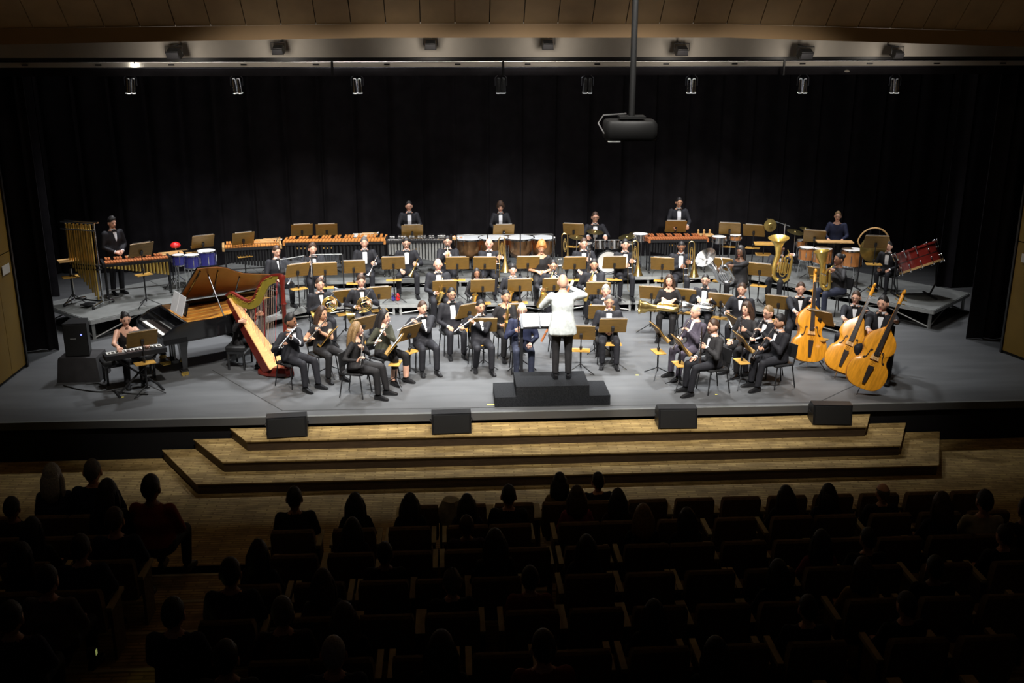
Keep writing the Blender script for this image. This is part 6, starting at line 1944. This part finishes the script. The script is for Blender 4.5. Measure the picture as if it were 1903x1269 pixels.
def left_row(k):
    x1 = (-4.66, -4.0, -4.05, -4.1, -4.15, -4.2, -4.2, -4.2)[k]
    lim = (-6.5, -6.1, -5.8, -5.5, -5.2, -5.0, -4.8, -4.6)[k]
    xs = []
    x = x1
    while x > lim:
        xs.append(x)
        x -= SP
    return xs[::-1]
AUD = [
 # u, v, row, hair, hair colour, top, label
 (97, 886, 0, 'bob', 'grey', 'navy', 'grey-haired listener in the front row of the left block'),
 (147, 877, 0, 'buzz', 'darkgrey', 'navy', 'balding listener in navy in the front row of the left block'),
 (200, 917, 1, 'bob', 'black', 'black', 'listener with dark bob in the second row of the left block'),
 (265, 908, 1, 'short', 'black', 'redbrown', 'short-haired man on the aisle seat of the left block'),
 (22, 945, 1, 'short', 'black', 'black', 'listener at the left edge of the second row'),
 (213, 968, 2, 'short', 'brown', 'dusk', 'listener on the aisle seat of the third row of the left block'),
 (60, 985, 2, 'long', 'black', 'black', 'long-haired listener in the third row of the left block'),
 (150, 1020, 3, 'short', 'black', 'dusk', 'listener on the aisle seat of the fourth row of the left block'),
 (40, 1035, 3, 'bob', 'black', 'black', 'listener in the fourth row at the left edge'),
 (88, 1080, 4, 'short', 'black', 'grey', 'listener on the aisle seat of the fifth row of the left block'),
 (20, 1150, 5, 'short', 'black', 'dusk', 'listener in the sixth row at the left edge'),
 (1040, 901, 0, 'bob', 'black', 'ochre', 'listener in ochre top in the front row behind the conductor'),
 (1110, 896, 0, 'short', 'black', 'dusk', 'short-haired man in the front row behind the podium'),
 (547, 927, 1, 'short', 'black', 'black', 'short-haired man at the aisle end of the second row with raised knee'),
 (660, 936, 1, 'long', 'black', 'black', 'long-haired woman second from the aisle in the second row'),
 (762, 936, 1, 'long', 'black', 'black', 'woman with long straight black hair in the middle of the second row'),
 (868, 946, 1, 'long', 'black', 'dusk', 'long-haired woman beside the pale bag in the second row'),
 (945, 922, 1, 'short', 'black', 'black', 'broad-shouldered short-haired man in the second row'),
 (1072, 924, 1, 'bob', 'brown', 'pink', 'listener with pink hair band in the second row'),
 (1148, 938, 1, 'wavy', 'black', 'plum', 'woman with wavy black hair in sleeveless top in the second row'),
 (1460, 924, 1, 'long', 'black', 'black', 'woman with straight dark hair right of centre in the second row'),
 (1538, 931, 1, 'bob', 'black', 'dusk', 'listener with dark bob in the right of the second row'),
 (1640, 919, 1, 'rim', 'darkgrey', 'black', 'large balding man in black in the right of the second row'),
 (655, 985, 2, 'bob', 'black', 'dusk', 'dark-haired listener in the third row near the aisle'),
 (867, 980, 2, 'short', 'brown', 'plum', 'short listener in the third row beside the long-haired woman'),
 (1195, 960, 2, 'bob', 'fair', 'black', 'fair-haired listener in the third row'),
 (1265, 965, 2, 'long', 'black', 'black', 'woman with long hair in the third row right of centre'),
 (1750, 938, 2, 'bob', 'brown', 'dusk', 'listener with brown bob in the right of the third row'),
 (1795, 934, 2, 'short', 'black', 'cream', 'man in pale shirt in the right of the third row'),
 (1872, 975, 2, 'thick', 'black', 'black', 'listener at the right edge of the third row'),
 (480, 1030, 3, 'wavy', 'black', 'dusk', 'woman with bushy hair at the aisle end of the fourth row'),
 (715, 1030, 3, 'short', 'black', 'black', 'short-haired listener in the fourth row'),
 (920, 1008, 3, 'long', 'black', 'black', 'long-haired listener in the middle of the fourth row'),
 (1090, 1017, 3, 'long', 'black', 'dusk', 'long-haired listener right of the middle of the fourth row'),
 (1525, 1015, 3, 'long', 'black', 'pink', 'long-haired woman in pinkish top in the fourth row'),
 (1612, 1003, 3, 'short', 'black', 'black', 'short-haired man right in the fourth row'),
 (1860, 1040, 3, 'short', 'black', 'black', 'listener at the right edge of the fourth row'),
 (428, 1066, 4, 'short', 'black', 'dusk', 'tall short-haired man at the aisle end of the fifth row'),
 (600, 1085, 4, 'bob', 'brown', 'grey', 'listener with bob second from the aisle in the fifth row'),
 (840, 1088, 4, 'thick', 'darkgrey', 'black', 'listener with tousled hair in the fifth row'),
 (985, 1077, 4, 'short', 'black', 'redbrown', 'man in dark red shirt in the fifth row'),
 (1445, 1080, 4, 'bob', 'black', 'dusk', 'listener in the fifth row right of the empty seats'),
 (1600, 1090, 4, 'bob', 'brown', 'ochre', 'listener in ochre jacket in the fifth row'),
 (1735, 1075, 4, 'short', 'black', 'black', 'listener at the right of the fifth row'),
 (322, 1142, 5, 'short', 'black', 'dusk', 'short-haired man at the aisle end of the sixth row'),
 (525, 1140, 5, 'short', 'darkgrey', 'plum', 'grey-haired man in the sixth row'),
 (640, 1150, 5, 'bob', 'brown', 'black', 'listener with bob in the sixth row'),
 (1215, 1150, 5, 'long', 'black', 'black', 'long-haired listener in the sixth row'),
 (1500, 1150, 5, 'short', 'black', 'dusk', 'listener right of centre in the sixth row'),
 (1680, 1160, 5, 'short', 'black', 'black', 'listener at the right of the sixth row'),
 (620, 1216, 6, 'buzz', 'grey', 'dusk', 'listener with shaved head in the seventh row'),
 (420, 1225, 6, 'short', 'black', 'black', 'listener at the aisle end of the seventh row'),
 (820, 1210, 6, 'bob', 'black', 'black', 'listener left of centre in the seventh row'),
 (1010, 1205, 6, 'short', 'black', 'redbrown', 'listener in the middle of the seventh row'),
 (1330, 1215, 6, 'long', 'black', 'black', 'listener right of centre in the seventh row'),
]
def anchored(base, ppl):
    """seats of a row: one under every listener, the gaps filled evenly, the ends as the block runs"""
    if not base:
        return []
    pp = sorted(p for p in ppl if base[0] - 0.45 < p < base[-1] + 0.45)
    if not pp:
        return base
    out = []
    x = pp[0]
    while x > base[0] - 0.2:
        out.insert(0, x)
        x -= SP
    for a, b in zip(pp[:-1], pp[1:]):
        n = max(1, int((b - a) / 0.53))
        out += [a + (b - a) * (i + 1) / n for i in range(n)]
    x = pp[-1] + SP
    while x < base[-1] + 0.3:
        out.append(x)
        x += SP
    return out
PX = {k: [] for k in range(9)}
for i, a in enumerate(AUD):
    k = a[2]
    x = ay(a[0], a[1], ROWY[k] + 0.3).x
    for q in PX[k]:
        if abs(q - x) < 0.5:
            x = q + (0.5 if x > q else -0.5)
    PX[k].append(x)
    AUD[i] = a + (x,)
seat_rows('centre', lambda k: anchored(centre_row(k), PX[k]))
seat_rows('left', lambda k: anchored(left_row(k), PX[k]))
for (u, v, k, hr, hc, top, lab, x) in AUD:
    hy = ROWY[k] + 0.3
    sp = dict(px=(u, v), rot=180 + random.uniform(-6, 6), pose=lap, seat=True, label=lab, Y=hy, lev=ROWZ[k], hair=hr, hairc=hc, top=top, bot='black', vox=0.026, jacket=False, fem=hr in ('long', 'bob', 'wavy'), skin=random.choice(('light', 'tan', 'brown')), group='audience', knees=0.15, hp=3, lean=-2, headk=1.24, bulk=0.16)
    if 'raised knee' in lab:
        sp.update(kn=((0.2, -0.3, 0.78), (-0.14, -0.43, 0.5)), an=((0.1, -0.5, 0.46), (-0.14, -0.42, 0.085)))
    sp['wx'] = x
    fit_person(sp)
    person(sp)
# pale coat over a front-row seat, small aisle light
c = ay(838, 944, ROWY[0] - 0.02)
cm = MB()
rg = []
for i in range(9):
    t = i / 8
    rg.append([V((0.17 * (0.55 + 0.45 * math.sin(math.pi * (0.15 + 0.8 * t))) * math.cos(a) * (1 + 0.12 * math.sin(5 * a + 3 * t)), 0.1 * math.sin(a) * (1 + 0.1 * math.sin(4 * a + 7 * t)), -0.22 + 0.34 * t)) for a in [2 * math.pi * j / 16 for j in range(16)]])
tag(cm.loft(rg).build('coat', mcloth('cream'), None, True, c), 'pale coat draped over a seat back in the front row', 'coat')
c = az(172, 1222, ROWZ[6])
al = thing('aisle_light', 'small greenish step light at the left aisle', 'light', (c.x, c.y, ROWZ[6]))
MB().box((0, 0, 0.05), (0.08, 0.05, 0.1)).build('housing', M['metal'], al, False)
MB().box((0.042, 0, 0.06), (0.006, 0.035, 0.05)).build('lens', M['aisle'], al, False)
spot('aisle_light_lamp', (c.x + 0.06, c.y, ROWZ[6] + 0.07), (c.x + 0.5, c.y + 0.02, ROWZ[6]), 0.12, 140, 0.9, (0.8, 0.85, 0.3), 0.02)
# ------------------------------------------------------------------ lamps, projector, monitors
ORD8 = ['leftmost', 'second from the left', 'third from the left', 'fourth from the left', 'fifth from the left', 'sixth from the left', 'third from the right', 'rightmost']
ORD8[6] = 'second from the right'
ORD8[5] = 'third from the right'
pipe = thing('lighting_pipe', 'dark pipe behind the pale bar carrying the hanging spotlights', 'lighting bar', (1.4, 19.6, ay(950, 134, 19.6).z))
MB().rod((-9.4, 0, 0), (9.6, 0, 0), 0.024, 8).build('pipe', M['metal'], pipe)
for x in (-6, -2, 2, 6):
    MB().rod((x, 0, 0), (x, 0, 1.6), 0.008, 5).build('cable', M['metal'], pipe)
for i, (u, dx) in enumerate(((243, -0.35), (440, 0.1), (664, 0.0), (931, 0), (1092, 0), (1285, 0.15), (1492, 0.25), (1663, 0.35))):
    p = ay(u, 157, 19.6)
    zt = ay(950, 134, 19.6).z
    t = thing('hanging_spotlight', 'hanging stage spotlight with bright rim, %s on the dark pipe' % ORD8[i], 'spotlight', (p.x, 19.6, p.z), 0, 'hanging stage spotlights')
    d = V((dx * 0.4, 0.22, -1)).normalized()
    ds = 0 if i in (3, 4) else 1
    xx = frame(d)[0]
    for s in ((-1, 1) if True else ()):
        cc = xx * (0.045 * s)
        MB().lathe([(0.03, -0.12), (0.04, -0.1), (0.043, 0.13), (0.05, 0.15)], 14, cc, d).build('barrel', M['blackpaint' if not ds else 'chrome'], t)
        MB().lathe([(0.04, 0.0), (0.046, 0.004)], 14, cc + d * 0.15, d).build('lens', M['lens'], t)
    MB().tube([V((-0.11, 0, -0.02)), V((-0.11, 0, 0.12)), V((0, 0, zt - p.z)), V((0.11, 0, 0.12)), V((0.11, 0, -0.02))], 0.008, 6).build('yoke', M['darkmetal'], t)
    MB().box((0, 0, zt - p.z), (0.05, 0.06, 0.07)).build('clamp', M['metal'], t, False)
    l = spot('hanging_spotlight_lamp', (p.x + d.x * 0.2, 19.6 + d.y * 0.2, p.z + d.z * 0.2), (p.x + d.x * 6, 19.6 + d.y * 6 + 1.0, p.z + d.z * 6), 60, 60, 0.8)
for i, (u, v, k) in enumerate(((323, 96, 1.25), (517, 89, 1), (800, 80, 1), (1018, 80, 1), (1267, 91, 1.1), (1497, 97, 1.3), (1668, 97, 1))):
    p = ay(u, v, 18.0)
    t = thing('flood_lamp', 'small black flood lamp in front of the white header, %s' % ['leftmost', 'second from the left', 'third from the left', 'middle one', 'third from the right', 'second from the right', 'rightmost'][i], 'lamp', p, 0.2 * (i - 3) / 3, 'flood lamps along the header')
    MB().box((0, 0, -0.03), (0.2 * k, 0.14, 0.11 * k), (0.5, 0, 0), 0, 0.8).build('housing', M['blackpaint'], t, False)
    MB().box((0, -0.07, -0.06), (0.17 * k, 0.01, 0.08 * k), (0.5, 0, 0)).build('front_glass', M['darkmetal'], t, False)
    MB().tube([(-0.12 * k, 0, -0.03), (-0.12 * k, 0, 0.09), (0.12 * k, 0, 0.09), (0.12 * k, 0, -0.03)], 0.007, 5).build('yoke', M['metal'], t)
    MB().rod((0, 0, 0.09), (0, 0.3, 0.12), 0.012, 6).build('arm', M['metal'], t)
    spot('header_fill', (p.x, p.y - 0.45, p.z - 0.12), (p.x, p.y + 0.4, p.z - 0.1), 3.5, 150, 0.9, (1, 0.9, 0.78), 0.08)  # added fill floating before each flood lamp, aimed back to brighten the header
# video projector on a long ceiling pole
p = ay(1170, 240, 13.6)
pj = thing('projector', 'black video projector hanging from a long pole above the stage front', 'projector', p, R_(-4))
MB().loft([[V((x * k, y * k, z)) for x, y in ((-0.34, -0.2), (-0.28, -0.26), (0.28, -0.26), (0.34, -0.2), (0.34, 0.2), (0.28, 0.26), (-0.28, 0.26), (-0.34, 0.2))] for k, z in ((0.94, -0.13), (1, -0.1), (1, 0.08), (0.92, 0.12))]).build('body', M['projblack'], pj)
MB().lathe([(0.07, 0), (0.08, 0.05), (0.06, 0.09)], 16, (-0.15, 0.25, 0.0), (0, 1, 0)).build('lens', M['darkmetal'], pj)
MB().tube([(-0.34, -0.1, -0.05), (-0.42, -0.05, 0.08), (-0.35, 0.0, 0.18), (-0.05, 0, 0.2)], 0.012, 6).build('cable', M['cable'], pj)
MB().box((0.02, 0, 0.16), (0.34, 0.3, 0.03)).build('mount_plate', M['projblack'], pj, False)
MB().rod((0.02, 0, 0.12), (0.02, 0, 3.9), 0.04, 10).build('pole', M['projblack'], pj)
MB().box((-0.22, -0.2, -0.14), (0.16, 0.1, 0.012)).build('vent', M['alu'], pj, False)
# floor monitors on the top step
for i, (u, v) in enumerate(((531, 808), (839, 803), (1264, 796), (1556, 790))):
    p = az(u, v + 8, -0.17)
    t = thing('monitor_speaker', 'black monitor loudspeaker on the top step, %s' % ['leftmost', 'second from the left', 'second from the right', 'rightmost'][i], 'loudspeaker', (p.x, 15.16, -0.17), R_((6, 2, -2, -6)[i]), 'monitor speakers on the steps')
    MB().loft([[V((s * 0.31, y, z)) for y, z in ((-0.17, 0.0), (0.2, 0.0), (0.2, 0.22), (0.08, 0.33), (-0.12, 0.33))] for s in (-1, 1)]).build('cabinet', M['blackpaint'], t, False)
    MB().box((0, -0.155, 0.165), (0.56, 0.014, 0.29), (-0.15, 0, 0)).build('grille', M['grille'], t, False)
    for s in (-1, 1):
        MB().tube([(s * 0.312, -0.05, 0.16), (s * 0.33, -0.05, 0.18), (s * 0.33, 0.05, 0.18), (s * 0.312, 0.05, 0.16)], 0.008, 5).build('handle', M['metal'], t)
for (u, v, w) in ((249, 121, 'left'), (1574, 132, 'right')):
    p = ay(u, v, 18.52)
    t = thing('work_light', 'small white work light on the %s of the pale lighting bar' % w, 'lamp', p)
    MB().ell((0, 0, 0), (0.05, 0.04, 0.022), 12, 7).build('bulb_cover', M['lens'] if w == 'left' else M['white'], t)
    MB().rod((0, 0.0, 0.01), (0, 0.04, 0.05), 0.01, 6).build('bracket', M['metal'], t)
finish_people()
SEQ[0].build('sequins', M['chrome'], SEQ[1]['obj'], False)
